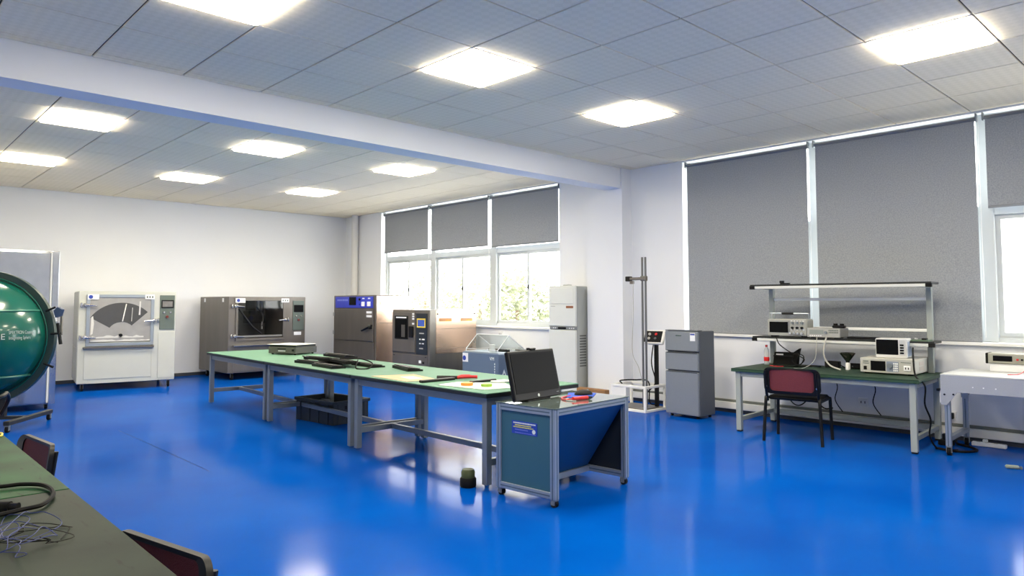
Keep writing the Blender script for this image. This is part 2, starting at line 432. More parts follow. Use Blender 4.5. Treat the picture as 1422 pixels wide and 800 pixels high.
# ------------------------------------------------------------------ ceiling lights
names = {('f', -3, 0): 'square LED panel cut off by the top edge, above the beam at left',
         ('f', 0, 0): 'glowing square LED panel in the middle of the front ceiling, before the beam',
         ('f', 3, 0): 'square LED panel in the front ceiling nearest the pillar',
         ('f', 3, -4): 'large-looking square LED panel at top right, above the long grey blinds',
         ('r', -3, 0): 'square LED panel behind the beam at far left, just under it',
         ('r', -3, 4): 'leftmost square LED panel, close to the white back wall',
         ('r', 0, 0): 'square LED panel behind the beam, nearest to it in the middle column',
         ('r', 0, 4): 'square LED panel near the back wall, middle of its row',
         ('r', 3, 0): 'square LED panel behind the beam, nearer to the rear window blinds',
         ('r', 3, 4): 'smallest square LED panel, near the far right corner of the room'}
fr_me = MB()
w = T / 2 - .004; v = T / 2 - .022
for a in ((-w, -v, -w, w), (v, w, -w, w), (-v, v, -w, -v), (-v, v, v, w)): fr_me.box(a[0], a[1], a[2], a[3], -.004, .015)
fr_me = fr_me.mesh('frame'); fr_me.materials.append(white_m)
pts = []
for cx_, cy_, a0 in ((v, v, 0), (-v, v, 90), (-v, -v, 180), (v, -v, 270)):
    s = .025
    for k in range(5):
        a = R(a0 + 22.5 * k); pts.append((cx_ - math.copysign(s, cx_) + s * math.cos(a), cy_ - math.copysign(s, cy_) + s * math.sin(a)))
df_me = MB().prism(pts, -.02, .012, 'z').mesh('diffuser'); df_me.materials.append(lamp_m)
for key, i, j in sorted(LIGHTS):
    ox, oy = (GX, GY) if key == 'f' else (RX, RY)
    lab = names.get((key, i, j), 'unseen square LED panel added above the camera, %s' % ('left one of two' if i < 0 else 'right one of two'))  # out-of-view panels continuing the grid, added to light the room
    t = thing('ceiling_light', lab, 'ceiling light', (ox + (i + .5) * T, oy + (j + .5) * T, CZ), 0, 'square LED ceiling panels')
    for nm, me in (('frame', fr_me), ('diffuser', df_me)):
        o = bpy.data.objects.new(nm, me); COL.objects.link(o); o.parent = t

# ------------------------------------------------------------------ windows
XF = X1 + .13
def window(name, ys, meet):
    """ys: mullion centres from high y to low y; frame with transom and sliding sashes"""
    z0, z1, zt = SILL + .012, HEAD, 2.31
    fr = MB(); a, b = ys[-1], ys[0]
    fr.box(XF, XF + .07, a, a + .05, z0, z1); fr.box(XF, XF + .07, b - .05, b, z0, z1)
    fr.box(XF, XF + .07, a, b, z0, z0 + .05); fr.box(XF, XF + .07, a, b, z1 - .05, z1)
    w = struct(fr.build(name, frame_m))
    for y in ys[1:-1]: box('mullion', frame_m, w, XF - .015, XF + .085, y - .065, y + .065, z0, z1, .006)
    for k in range(len(ys) - 1):
        ya, yb = ys[k + 1] + (.065 if k + 2 < len(ys) else .05), ys[k] - (.065 if k else .05)
        box('transom', frame_m, w, XF - .008, XF + .07, ya, yb, zt - .05, zt + .05, .005)
        box('pane', pane_m, w, XF + .03, XF + .036, ya, yb, zt + .05, z1 - .05)
        ym = (ya + yb) / 2
        for q, (c, d, xo) in enumerate(((ya, ym + .02, .0), (ym - .02, yb, .03))):
            s = MB(); zz0, zz1 = z0 + .05, zt - .05
            s.box(XF + xo, XF + xo + .028, c, c + .045, zz0, zz1); s.box(XF + xo, XF + xo + .028, d - .045, d, zz0, zz1)
            s.box(XF + xo, XF + xo + .028, c + .045, d - .045, zz0, zz0 + .05); s.box(XF + xo, XF + xo + .028, c + .045, d - .045, zz1 - .045, zz1)
            so = s.build('sash', frame_m, w)
            box('pane', pane_m, so, XF + xo + .011, XF + xo + .017, c + .045, d - .045, zz0 + .05, zz1 - .045)
            if q == 0: box('latch', black_m, so, XF + xo - .012, XF + xo, d - .035, d - .01, 1.62, 1.69, .003)
    return w
window('window_1', (12.62, 10.965, 9.225, 7.55), None)
window('window_2', (5.30, 3.57, 1.86, 0.1), None)

def blind(y1, y0, zbot, label, sway=0.0):
    """roller blind hanging in the opening, from y1 (far) to y0 (near)"""
    w = y1 - y0; zt = 3.235
    t = thing('roller_blind', label, 'roller blind', (8.315, (y0 + y1) / 2, zbot), 0, 'grey roller blinds')
    h = zt - zbot; m = MB(); n, k = 16, 10; vs = []; fs = []
    for i in range(k + 1):
        for j in range(n + 1):
            f = i / k; s = j / n
            wv = .006 * math.sin(s * 9 + f * 2 + y0) * f + .01 * sway * math.sin(s * 5 + 1) * f
            vs.append((wv, (s - .5) * (w - .02), h * (1 - f)))
    for i in range(k):
        for j in range(n): fs.append((i * (n + 1) + j, i * (n + 1) + j + 1, (i + 1) * (n + 1) + j + 1, (i + 1) * (n + 1) + j))
    back = [(x + .002, y, z) for x, y, z in vs]; o = len(vs)
    m.add(vs + back, fs + [tuple(i + o for i in f)[::-1] for f in fs]); m.build('cloth', blind_m, t, True)
    cyl('roller_tube', mat('blind_roller_grey', (120, 123, 128), .6, var=.05), t, (.0, -w / 2 + .005, h), (.0, w / 2 - .005, h), .019, n=16)
    box('bottom_bar', mat('blind_bar_grey', (128, 132, 138), .5, var=.05), t, -.008, .01, -w / 2 + .01, w / 2 - .01, -.012, .014, .003)
    for s in (-1, 1): box('bracket', legsteel_m, t, -.028, .03, s * (w / 2 + .006) - .006, s * (w / 2 + .006) + .006, h - .03, h + .05, .002)
    cable('pull_chain', pipe_m, t, [(-.01, -w / 2 - .022, h), (-.012, -w / 2 - .022, h * .5 if zbot < 2 else h * .1), (-.01, -w / 2 - .024, .05 if zbot < 2 else -.2)], .0025, 3)
    return t
blind(12.52, 10.99, 2.44, 'short grey roller blind in the far corner bay of the rear window')
blind(10.92, 9.25, 2.40, 'short grey roller blind over the middle bay of the rear window', 1)
blind(9.17, 7.575, 2.37, 'short grey roller blind over the rear window bay beside the white pillar')
blind(5.245, 3.60, 0.985, 'long grey roller blind behind the refrigerator, lowered to the sill')
blind(3.52, 1.90, 0.985, 'long grey roller blind behind the shelf of the instrument desk, lowered to the sill')
blind(1.83, 0.15, 2.33, 'grey roller blind at the right edge, raised half way up the window')

# ------------------------------------------------------------------ outside
struct(box('ground', ground_m, None, X1 + .3, 60, -30, 60, -1.2, -1.1))
def tree(x, y, h, rx, label, seed):
    rnd = random.Random(seed)
    t = thing('garden_tree', label, 'tree', (x, y, -1.1), 0, 'trees outside the windows')
    MB().tube(curve([(0, 0, 0), (.05, .04, h * .3), (-.04, .02, h * .62)], 4), .11, 8, r2=.05).build('trunk', bark_m, t, True)
    m = MB(); vs = []; fs = []
    for k in range(2600):
        while True:
            p = Vector((rnd.uniform(-1, 1), rnd.uniform(-1, 1), rnd.uniform(-1, 1)))
            if p.length < 1 and (p.length > .45 or rnd.random() < .3): break
        lump = 1 + .18 * math.sin(p.x * 6 + seed) * math.sin(p.y * 5) * math.sin(p.z * 6 + 1)
        c = Vector((p.x * rx * lump, p.y * rx * lump, h * .62 + p.z * h * .36 * lump))
        a = Vector((rnd.gauss(0, 1), rnd.gauss(0, 1), rnd.gauss(0, 1))).normalized(); b = a.orthogonal().normalized()
        s = rnd.uniform(.05, .12); o = len(vs)
        vs += [c - a * s, c + b * s * .5, c + a * s, c - b * s * .5]; fs.append((o, o + 1, o + 2, o + 3))
    me = bpy.data.meshes.new('foliage'); me.from_pydata([tuple(v) for v in vs], [], fs); me.materials.append(leaf_m)
    o = bpy.data.objects.new('foliage', me); COL.objects.link(o); o.parent = t; o['kind'] = 'stuff'
tree(15.5, 17.6, 4.0, 1.7, 'pale bushy tree outside the middle bay of the rear window', 1)
tree(17.0, 22.6, 4.2, 1.7, 'slim pale tree outside the far bay of the rear window', 2)
tree(14.0, 14.3, 3.7, 1.2, 'round tree outside the rear window bay nearest the pillar, seen through its left sash', 3)
tree(16.6, 13.6, 2.8, 1.0, 'low tree outside the rear window, just left of the air conditioner', 4)

# ------------------------------------------------------------------ shared small builders
def caster(parent, x, y, r=.035, top=.09, name='caster', m=None):
    b = MB(); b.cyl((x - .014, y, r), (x + .014, y, r), r, n=14)
    o = b.build(name, m or rubber_m, parent, True)
    f = MB(); f.box(x - .022, x + .022, y - .022, y + .022, top - .012, top, .002)
    f.box(x - .022, x - .017, y - .016, y + .016, r - .01, top - .012); f.box(x + .017, x + .022, y - .016, y + .016, r - .01, top - .012)
    f.build('fork', legsteel_m, o)
    return o
def shell(name, m, parent, W, D, z0, z1, wx0, wx1, wz0, wz1, depth, inner):
    """cabinet body with a real window recess in its front (front at y=0)"""
    b = MB()
    b.box(0, wx0, 0, D, z0, z1, .006); b.box(wx1, W, 0, D, z0, z1, .006)
    b.box(wx0 - .004, wx1 + .004, .001, D, z0, wz0); b.box(wx0 - .004, wx1 + .004, .001, D, wz1, z1 - .001)
    b.box(wx0 - .004, wx1 + .004, depth, D - .002, wz0 - .004, wz1 + .004)
    o = b.build(name, m, parent)
    i = MB(); e = .004
    i.box(wx0, wx1, depth - .012, depth - .002, wz0, wz1); i.box(wx0 + .0005, wx0 + e, .02, depth - .012, wz0, wz1); i.box(wx1 - e, wx1 - .0005, .02, depth - .012, wz0, wz1)
    i.box(wx0 + e, wx1 - e, .02, depth - .012, wz0 + .0005, wz0 + e); i.box(wx0 + e, wx1 - e, .02, depth - .012, wz1 - e, wz1 - .0005)
    i.build('chamber_lining', inner, parent)
    return o
def ring_frame(name, m, parent, x0, x1, z0, z1, w, y0, y1, b=.004):
    f = MB(); f.box(x0, x1, y0, y1, z0, z0 + w, b); f.box(x0, x1, y0, y1, z1 - w, z1, b)
    f.box(x0, x0 + w, y0, y1, z0 + w, z1 - w, b); f.box(x1 - w, x1, y0, y1, z0 + w, z1 - w, b)
    return f.build(name, m, parent)
def clamp(parent, x, z, s):
    h = MB(); h.box(x - .03, x + .03, -.05, -.004, z - .028, z + .028, .008); h.cyl((x, -.04, z), (x + s * .15, -.055, z - .012), .016, .01)
    h.box(x - s * .06 - .015, x - s * .06 + .015, -.04, -.002, z - .035, z + .035, .006)
    return h.build('door_clamp', chrome_m, parent, True)

# ------------------------------------------------------------------ dust chamber, pale grey
def dust_chamber():
    W, D, z0, z1 = 1.40, 1.18, .12, 1.57
    t = thing('dust_test_chamber', 'pale grey dust test chamber with a fan-shaped clear patch on its dusty window', 'test chamber', (2.72, 12.60, 0), -9)
    H = z1 - z0; fx = lambda s: s * W; fz = lambda q: z1 - q * H
    wx0, wx1, wz0, wz1 = fx(.10), fx(.745), fz(.56), fz(.055)
    shell('body', cream_m, t, W, D, z0, z1, wx0, wx1, wz0, wz1, .6, dark_m)
    d = ring_frame('door_frame', alu_m, t, fx(.075), fx(.765), fz(.60), fz(.035), .05, -.022, .001)
    box('door_glass', dust_m, d, wx0 + .01, wx1 - .01, -.012, -.006, wz0 + .01, wz1 - .01)
    cx, cz = (wx0 + wx1) / 2 + .01, fz(.47); pl = []
    a0, a1 = R(148), R(44); N = 22
    for k in range(N + 1):
        a = a0 + (a1 - a0) * k / N; pl.append((cx + .52 * math.cos(a), cz + .5 * math.sin(a)))
    for k in range(N + 1):
        a = a1 + (a0 - a1) * k / N; pl.append((cx + .2 * math.cos(a), cz + .19 * math.sin(a)))
    m = MB(); n = N + 1; vs = [(x, -.0135, z) for x, z in pl]
    m.add(vs, [(k, k + 1, 2 * n - 2 - k, 2 * n - 1 - k) for k in range(N)])
    m.build('wiped_patch', swept_m, d)
    cyl('wiper_arm', white_m, d, (cx + .01, -.02, cz + .2), (cx + .06, -.02, cz + .48), .008, n=8)
    cyl('wiper_arm', greycable_m, d, (cx + .14, -.018, cz + .2), (cx + .15, -.018, cz + .42), .006, n=8)
    cyl('wiper_hub', black_m, d, (cx - .01, -.04, cz - .02), (cx - .01, -.012, cz - .02), .026)
    q = random.Random(5)
    def streak(x0, x1, z, h, mm, y):
        n = 14; top = [(x0 + (x1 - x0) * k / n, z + h * q.uniform(.35, 1)) for k in range(n + 1)]
        m = MB(); m.prism([(x0, z), (x1, z)] + top[::-1], y - .001, y, 'y'); return m.build('dust_streak', mm, d)
    pale = mat('pale_dust', (206, 206, 202), .8, var=.1, scale=30)
    streak(wx0 + .03, wx1 - .03, wz0 + .012, .035, pale, -.013); streak(wx0 + .05, wx1 - .12, wz0 + .07, .045, pale, -.013)
    MB().prism([(wx0 + .03, wz0 + .12), (wx0 + .06, wz0 + .14), (wx0 + .075, wz0 + .3), (wx0 + .06, wz0 + .42), (wx0 + .035, wz0 + .4)], -.014, -.013, 'y').build('dust_streak', pale, d)
    MB().prism([(wx1 - .2, wz1 - .3), (wx1 - .175, wz1 - .3), (wx1 - .17, wz1 - .08), (wx1 - .19, wz1 - .08)], -.014, -.013, 'y').build('dust_streak', pale, d)
    for z, s, x in ((fz(.15), 1, fx(.07)), (fz(.5), 1, fx(.065)), (fz(.325), -1, fx(.765))): clamp(t, x, z, s)
    box('drip_ledge', steel_m, t, fx(.05), fx(.77), -.06, 0, fz(.625), fz(.605), .004)
    box('lower_panel', cream_m, t, fx(.065), fx(.745), -.008, 0, fz(.955), fz(.645), .003)
    box('column_panel', cream_m, t, fx(.815), fx(.992), -.008, 0, fz(.975), fz(.455), .003)
    p = box('control_panel', ctrl_m, t, fx(.825), fx(.985), -.014, 0, fz(.43), fz(.04), .003)
    ring_frame('screen_bezel', black_m, p, fx(.84), fx(.975), fz(.185), fz(.095), .018, -.026, -.014)
    box('touch_screen', mat('dim_touch_screen', (120, 118, 116), .2, var=.3, scale=20), p, fx(.84) + .018, fx(.975) - .018, -.022, -.014, fz(.185) + .018, fz(.095) - .018)
    for x, z, mm in ((.87, .235, chrome_m), (.94, .235, chrome_m)): cyl('switch', mm, p, (fx(x), -.03, fz(z)), (fx(x), -.014, fz(z)), .015)
    cyl('stop_button', mat('dull_red_knob', (110, 44, 40), .4, var=.05), p, (fx(.905), -.04, fz(.285)), (fx(.905), -.014, fz(.285)), .022)
    s = box('sticker', stick_m, t, fx(.085), fx(.195), -.026, -.022, fz(.09), fz(.035)); cyl('blue_badge', bluestick_m, s, (fx(.115), -.028, fz(.0625)), (fx(.115), -.026, fz(.0625)), .03, n=18)
    s = box('sticker', stick_m, t, fx(.665), fx(.765), -.026, -.022, fz(.085), fz(.035))
    for k in range(3): box('mark', ctrl_m, s, fx(.68 + k * .028), fx(.695 + k * .028), -.028, -.026, fz(.072), fz(.05))
    sd = MB(); sd.box(-.004, 0, .02, D - .02, z0 + .02, fz(.62)); sd.box(-.004, 0, .02, D - .02, fz(.61), z1 - .02); sd.build('side_panel', cream_m, t)
    for x, y in ((.08, .08), (W - .08, .08), (.08, D - .08), (W - .08, D - .08)): caster(t, x, y, .05, z0)
dust_chamber()

# ------------------------------------------------------------------ rain / dust chamber, steel
def steel_chamber():
    W, D, z0, z1 = 1.52, 1.25, .13, 1.50
    t = thing('spray_test_chamber', 'dark stainless steel test chamber with a wide smoky window and black wiper arm', 'test chamber', (5.08, 12.60, 0), 2)
    H = z1 - z0; fx = lambda s: s * W; fz = lambda q: z1 - q * H
    wx0, wx1, wz0, wz1 = fx(.11), fx(.70), fz(.55), fz(.045)
    shell('body', darksteel_m, t, W, D, z0, z1, wx0, wx1, wz0, wz1, .75, mat('grey_lining', (120, 120, 120), .45, metal=.3, var=.2, scale=4))
    d = ring_frame('door_frame', darksteel_m, t, fx(.085), fx(.715), fz(.585), fz(.025), .04, -.022, .001)
    box('door_glass', smoke_m, d, wx0, wx1, -.012, -.008, wz0, wz1)
    box('spray_box', black_m, t, fx(.36), fx(.56), .3, .6, fz(.36), fz(.19), .006)
    box('back_sheet', black_m, t, fx(.42), fx(.62), .62, .70, fz(.20), fz(.05), .004)
    box('light_tube', stick_m, t, fx(.53), fx(.555), .55, .6, fz(.2), fz(.05)); box('light_tube', stick_m, t, fx(.58), fx(.6), .55, .6, fz(.2), fz(.05))
    cable('hose', steel_m, t, [(fx(.42), .25, fz(.13)), (fx(.48), .25, fz(.2)), (fx(.51), .25, fz(.28)), (fx(.5), .25, fz(.40))], .014)
    cyl('spray_nozzle', stick_m, t, (fx(.50), .25, fz(.44)), (fx(.50), .25, fz(.34)), .012, n=10)
    MB().tube([(fx(.115), -.025, fz(.16)), (fx(.29), -.03, fz(.40)), (fx(.40), -.025, fz(.49))], .014, 8).build('wiper_arm', black_m, d, True)
    box('splash_guard', mat('grey_rail', (132, 132, 128), .4, metal=.4, var=.1), d, wx0 + .03, wx1 - .03, -.018, -.012, wz0 + .015, wz0 + .05, .002)
    for z, s, x in ((fz(.125), 1, fx(.08)), (fz(.52), 1, fx(.075)), (fz(.31), -1, fx(.72))): clamp(t, x, z, s)
    box('drip_ledge', chrome_m, t, fx(.05), fx(.72), -.07, 0, fz(.655), fz(.637), .004)
    box('lower_panel', darksteel_m, t, fx(.055), fx(.97), -.01, 0, fz(.985), fz(.69), .003)
    p = box('control_panel', ctrl_m, t, fx(.825), fx(.975), -.014, 0, fz(.46), fz(.05), .003)
    box('touch_screen', screen_m, p, fx(.835), fx(.965), -.022, -.014, fz(.21), fz(.11), .002)
    for x in (.865, .935): cyl('switch', chrome_m, p, (fx(x), -.03, fz(.265)), (fx(x), -.014, fz(.265)), .015)
    cyl('stop_button', mat('dull_red_knob', (110, 44, 40), .4), p, (fx(.9), -.04, fz(.32)), (fx(.9), -.014, fz(.32)), .02)
    box('sticker', stick_m, t, fx(.845), fx(.945), -.003, 0, fz(.53), fz(.485))
    s = box('sticker', stick_m, t, fx(.075), fx(.195), -.027, -.022, fz(.08), fz(.02)); cyl('blue_badge', bluestick_m, s, (fx(.11), -.029, fz(.05)), (fx(.11), -.027, fz(.05)), .03, n=18)
    s = box('sticker', stick_m, t, fx(.66), fx(.765), -.027, -.022, fz(.075), fz(.02))
    for k in range(3): box('mark', ctrl_m, s, fx(.675 + k * .03), fx(.69 + k * .03), -.029, -.027, fz(.06), fz(.04))
    for y in (.2, 1.0):
        box('side_label', stick_m, t, -.003, 0, y, y + .07, fz(.07), fz(.02))
    for x, y in ((.12, .1), (W - .08, .1), (.12, D - .1), (W - .08, D - .1)): caster(t, x, y, .055, z0)
steel_chamber()

# ------------------------------------------------------------------ UV chamber with blue panel
def uv_chamber():
    W, D, H = 1.54, .81, 1.535
    t = thing('ultraviolet_test_chamber', 'tall steel test chamber with a bright blue control strip along its top', 'test chamber', (7.34, 12.86, 0), -90)
    fx = lambda s: s * W; fz = lambda q: H - q * (H - .08)
    box('body', darksteel_m, t, 0, W, 0, D, .08, H, .008)
    s = MB(); s.box(W, W + .006, .015, D - .015, H * .66, H - .02); s.box(W, W + .006, .015, D - .015, .1, H * .655); s.build('side_panel', sheensteel_m, t)
    v = box('vent_panel', mat('vent_tan', (196, 172, 152), .5, metal=.3, var=.05), t, W + .006, W + .01, .08, D - .1, fz(.13), fz(.075))
    for k in range(4): box('slat', sheensteel_m, v, W + .01, W + .014, .1, D - .12, fz(.126 - k * .012), fz(.121 - k * .012))
    p = box('control_panel', blue_m, t, fx(.05), fx(.945), -.012, 0, fz(.168), fz(.018), .003)
    box('display', screen_m, p, fx(.4), fx(.56), -.022, -.012, fz(.13), fz(.022), .003)
    for x in (.73, .86):
        sw = box('rocker_switch', stick_m, p, fx(x - .035), fx(x + .035), -.026, -.012, fz(.145), fz(.085), .003)
    for x in (.73, .86): box('switch_mark', stick_m, p, fx(x - .025), fx(x + .025), -.014, -.012, fz(.05), fz(.035))
    cyl('knob', black_m, p, (fx(.65), -.035, fz(.055)), (fx(.65), -.012, fz(.055)), .022)
    cyl('knob', bluestick_m, p, (fx(.645), -.025, fz(.12)), (fx(.645), -.012, fz(.12)), .015)
    b = MB()
    for k in range(6): b.box(fx(.1 + k * .045), fx(.135 + k * .045), -.0135, -.012, fz(.075), fz(.05))
    b.build('panel_lettering', mat('pale_blue_print', (120, 132, 214), .5), p)
    d = box('door', darksteel_m, t, fx(.05), fx(.965), -.028, 0, fz(.60), fz(.185), .006)
    for z in (.25, .3): box('sticker', stick_m, d, fx(.82), fx(.94), -.031, -.028, fz(z - .012), fz(z - .04))
    h = MB(); h.box(fx(.9), fx(.955), -.06, -.028, fz(.44), fz(.38), .006); h.cyl((fx(.92), -.065, fz(.41)), (fx(.76), -.075, fz(.46)), .024, .02)
    hn = h.build('door_handle', black_m, d, True); cyl('handle_boss', chrome_m, hn, (fx(.92), -.07, fz(.4)), (fx(.92), -.055, fz(.4)), .03)
    for z in (.25, .5): box('hinge', chrome_m, t, fx(.01), fx(.05), -.03, 0, fz(z + .03), fz(z - .02), .004)
    box('lower_panel', darksteel_m, t, fx(.03), fx(.97), -.014, 0, fz(.96), fz(.615), .004)
    for x, y in ((.1, .1), (W - .1, .1), (.1, D - .1), (W - .1, D - .1)): caster(t, x, y, .035, .08)
uv_chamber()

# ------------------------------------------------------------------ climate chamber
def climate_chamber():
    W, D, H = 1.06, 1.02, 1.27
    t = thing('climate_test_chamber', 'squat steel climate chamber with a small dark window and yellow-framed screen', 'test chamber', (7.12, 10.43, 0), -90)
    fx = lambda s: s * W; fz = lambda q: H - q * (H - .1)
    box('body', steel_m, t, 0, W, .0, D, .1, H, .008)
    box('front_plate', darksteel_m, t, .005, W - .005, -.01, 0, .11, H - .004, .003)
    s = MB(); s.box(W, W + .005, .13, D - .01, fz(.27), H - .01); s.build('side_panel', sheensteel_m, t)
    MB().box(W, W + .005, .13, D - .01, fz(.545), fz(.275)).build('side_panel', sheensteel_m, t)
    MB().box(W, W + .008, .13, D - .01, fz(.62), fz(.55)).build('side_rail', sheensteel_m, t)
    MB().box(W, W + .004, .13, D - .01, .12, fz(.625)).build('side_panel', steel_m, t)
    for y0, y1 in ((.19, .46), (.66, .92)):
        o = box('vent', orange_m, t, W + .005, W + .009, y0, y1, fz(.165), fz(.12), .002)
        for k in range(2): box('slat', darksteel_m, o, W + .009, W + .014, y0 + .005, y0 + (y1 - y0) * (.97 if k else .5), fz(.153 - k * .02), fz(.146 - k * .02))
    for y, z in ((.16, .06), (.97, .06), (.97, .48)): cyl('bolt', black_m, t, (W + .005, y, fz(z)), (W + .014, y, fz(z)), .014, n=10)
    d = box('door', darksteel_m, t, fx(.02), fx(.64), -.03, -.01, fz(.62), fz(.03), .006)
    g = box('window_bezel', black_m, d, fx(.10), fx(.47), -.04, -.03, fz(.43), fz(.09), .004)
    box('window_glass', screen_m, g, fx(.13), fx(.44), -.044, -.04, fz(.41), fz(.145))
    box('inner_tray', steel_m, g, fx(.3), fx(.4), -.046, -.044, fz(.4), fz(.22))
    box('name_strip', stick_m, g, fx(.15), fx(.43), -.046, -.04, fz(.125), fz(.105))
    box('door_handle', black_m, d, fx(.52), fx(.62), -.065, -.03, fz(.4), fz(.235), .01)
    for z in (.05, .085, .12, .19): box('sticker', stick_m, d, fx(.58), fx(.635), -.033, -.03, fz(z + .022), fz(z))
    p = box('control_strip', mat('blue_black_panel', (34, 42, 52), .4, var=.05), t, fx(.67), fx(.96), -.022, -.01, fz(.635), fz(.05), .004)
    ring_frame('screen_bezel', yellow_m, p, fx(.705), fx(.925), fz(.255), fz(.125), .022, -.034, -.022)
    box('touch_screen', mat('blue_screen', (54, 74, 140), .25, var=.1, emit=((60, 90, 180), .15)), p, fx(.705) + .022, fx(.925) - .022, -.03, -.022, fz(.255) + .022, fz(.125) - .022)
    for z, wd_ in ((.335, .12), (.42, .14), (.48, .12), (.55, .1)): box('panel_mark', stick_m if z in (.42, .48) else greycable_m, p, fx(.76), fx(.76 + wd_), -.024, -.022, fz(z + .008), fz(z - .008))
    for z in (.42, .48): cyl('switch', chrome_m, p, (fx(.83), -.04, fz(z)), (fx(.83), -.022, fz(z)), .014)
    lp = box('lower_panel', darksteel_m, t, fx(.02), fx(.97), -.02, -.01, fz(.97), fz(.65), .004)
    for x in (.07, .93): cyl('screw', black_m, lp, (fx(x), -.026, fz(.67)), (fx(x), -.02, fz(.67)), .01, n=8)
    box('sticker', stick_m, lp, fx(.75), fx(.81), -.023, -.02, fz(.76), fz(.72))
    cyl('lock', black_m, lp, (fx(.87), -.03, fz(.75)), (fx(.87), -.02, fz(.75)), .02)
    for x, y in ((.1, .1), (W - .1, .1), (.1, D - .1), (W - .1, D - .1)): caster(t, x, y, .045, .1)
climate_chamber()

# ------------------------------------------------------------------ salt spray box with acrylic tent lid
def salt_box():
    W, D, H = .86, .64, .60
    t = thing('salt_spray_tester', 'slate blue box tester under a clear acrylic tent lid beside the air conditioner', 'test chamber', (7.41, 8.88, 0), -90)
    box('body', boxblue_m, t, 0, W, 0, D, .06, H, .012)
    box('top_rim', alu_m, t, .02, W - .02, .02, D - .02, H, H + .012, .003)
    e = MB(); x0, x1 = .06, W - .05; yr, zr = .27, .875; zb = H + .05; y0, y1 = .035, D - .03
    lid = MB().slab([(x0, y0, zb), (x1, y0, zb), (x1, yr, zr), (x0, yr, zr)], .006).build('lid', acry_m, t)
    MB().slab([(x1, y1, zb), (x0, y1, zb), (x0, yr, zr), (x1, yr, zr)], .006).build('lid_panel', acry_m, lid)
    for x in (x0, x1): MB().prism([(y0, zb), (y1, zb), (yr, zr)], x - .003, x + .003, 'x').build('lid_gable', acry_m, lid)
    sk = MB(); sk.box(x0, x1, y0 - .004, y0 + .002, H + .012, zb); sk.box(x0, x1, y1 - .002, y1 + .004, H + .012, zb)
    sk.build('lid_panel', acry_m, lid)
    e.tube([(x0, yr, zr), (x1, yr, zr)], .007, 6)
    for x in (x0, x1): e.tube([(x, y0, H + .012), (x, y0, zb), (x, yr, zr), (x, y1, zb)], .007, 6)
    e.tube([(x0, y0, zb), (x1, y0, zb)], .005, 6)
    e.build('lid_edge', acryedge_m, lid, True)
    cyl('spray_tower', stick_m, t, (W * .56, .22, H), (W * .56, .22, H + .12), .05, n=18)
    box('specimen_rack', black_m, t, .3, .75, .3, .36, H + .012, H + .05, .004)
    box('hinge_bar', mat('grey_hinge', (108, 110, 112), .5, var=.05), t, .62, W + .06, D - .05, D, H + .012, H + .04, .006)
    cyl('hinge_block', black_m, t, (W + .04, D - .03, H + .012), (W + .04, D - .03, H + .07), .03)
    s = box('sticker', stick_m, t, .015, .15, -.003, 0, H - .16, H - .02); cyl('blue_badge', bluestick_m, s, (.06, -.005, H - .1), (.06, -.003, H - .1), .04, n=18)
    text('logo', 'VM', .075, text_m, t, on_front(W - .19, H - .12))
    b = MB()
    for k in range(6): b.box(W - .085, W - .07, -.003, 0, H - .17 - k * .04, H - .145 - k * .04)
    b.build('vertical_lettering', text_m, t)
    tr = MB(); tr.prism([(.05, .2), (.2, .2), (.125, .36)], W, W + .002, 'x'); tr.build('triangle_mark', text_m, t)
    MB().prism([(.085, .222), (.165, .222), (.125, .31)], W + .002, W + .003, 'x').build('triangle_centre', boxblue_m, t)
    for x, y in ((.08, .08), (W - .08, .08), (.08, D - .08), (W - .08, D - .08)): cyl('foot', rubber_m, t, (x, y, 0), (x, y, .06), .03)
salt_box()

# ------------------------------------------------------------------ cabinet air conditioner
def air_con():
    W, D, H = .56, .25, 1.64
    t = thing('air_conditioner', 'tall off-white floor-standing air conditioner beside the rear window', 'air conditioner', (7.9, 7.41, 0), -90)
    box('body', acside_m, t, 0, W, .02, D, 0, H - .01, .012)
    box('front_panel', ac_m, t, .005, W - .01, -.012, .02, .02, H * .60, .01)
    box('front_panel', ac_m, t, .005, W - .01, -.012, .02, H * .63, H, .01)
    o = box('outlet', ac_m, t, .05, W - .05, -.02, -.012, H - .27, H - .035, .006)
    d = box('display_strip', mat('mid_grey_plastic', (128, 132, 134), .45, var=.05), t, .03, W - .02, -.016, .02, H * .603, H * .628, .003)
    box('display', screen_m, d, .2, .36, -.019, -.016, H * .607, H * .624)
    b = MB()
    for x in (.1, .14, .42, .46, .5): b.box(x, x + .02, -.018, -.016, H * .611, H * .62)
    b.build('button_row', stick_m, d)
    box('sticker', brown_m, t, .36, .5, -.015, -.012, H - .335, H - .3)
    box('maker_mark', acside_m, t, .05, .14, -.0135, -.012, H - .312, H - .302)
    g = MB()
    for k in range(12): g.box(W, W + .003, .06, .2, .45 + k * .04, .47 + k * .04)
    g.build('side_grille', mat('dark_grille', (96, 98, 96), .6), t)
    box('top_cap', acside_m, t, .24, .34, .05, .15, H - .01, H + .018, .008)
air_con()
tag(box('timber_block', wood_m, None, 7.80, 7.90, 6.26, 6.78, 0, .172, .006), 'brown timber block on the floor at the foot of the pillar', 'wood block')

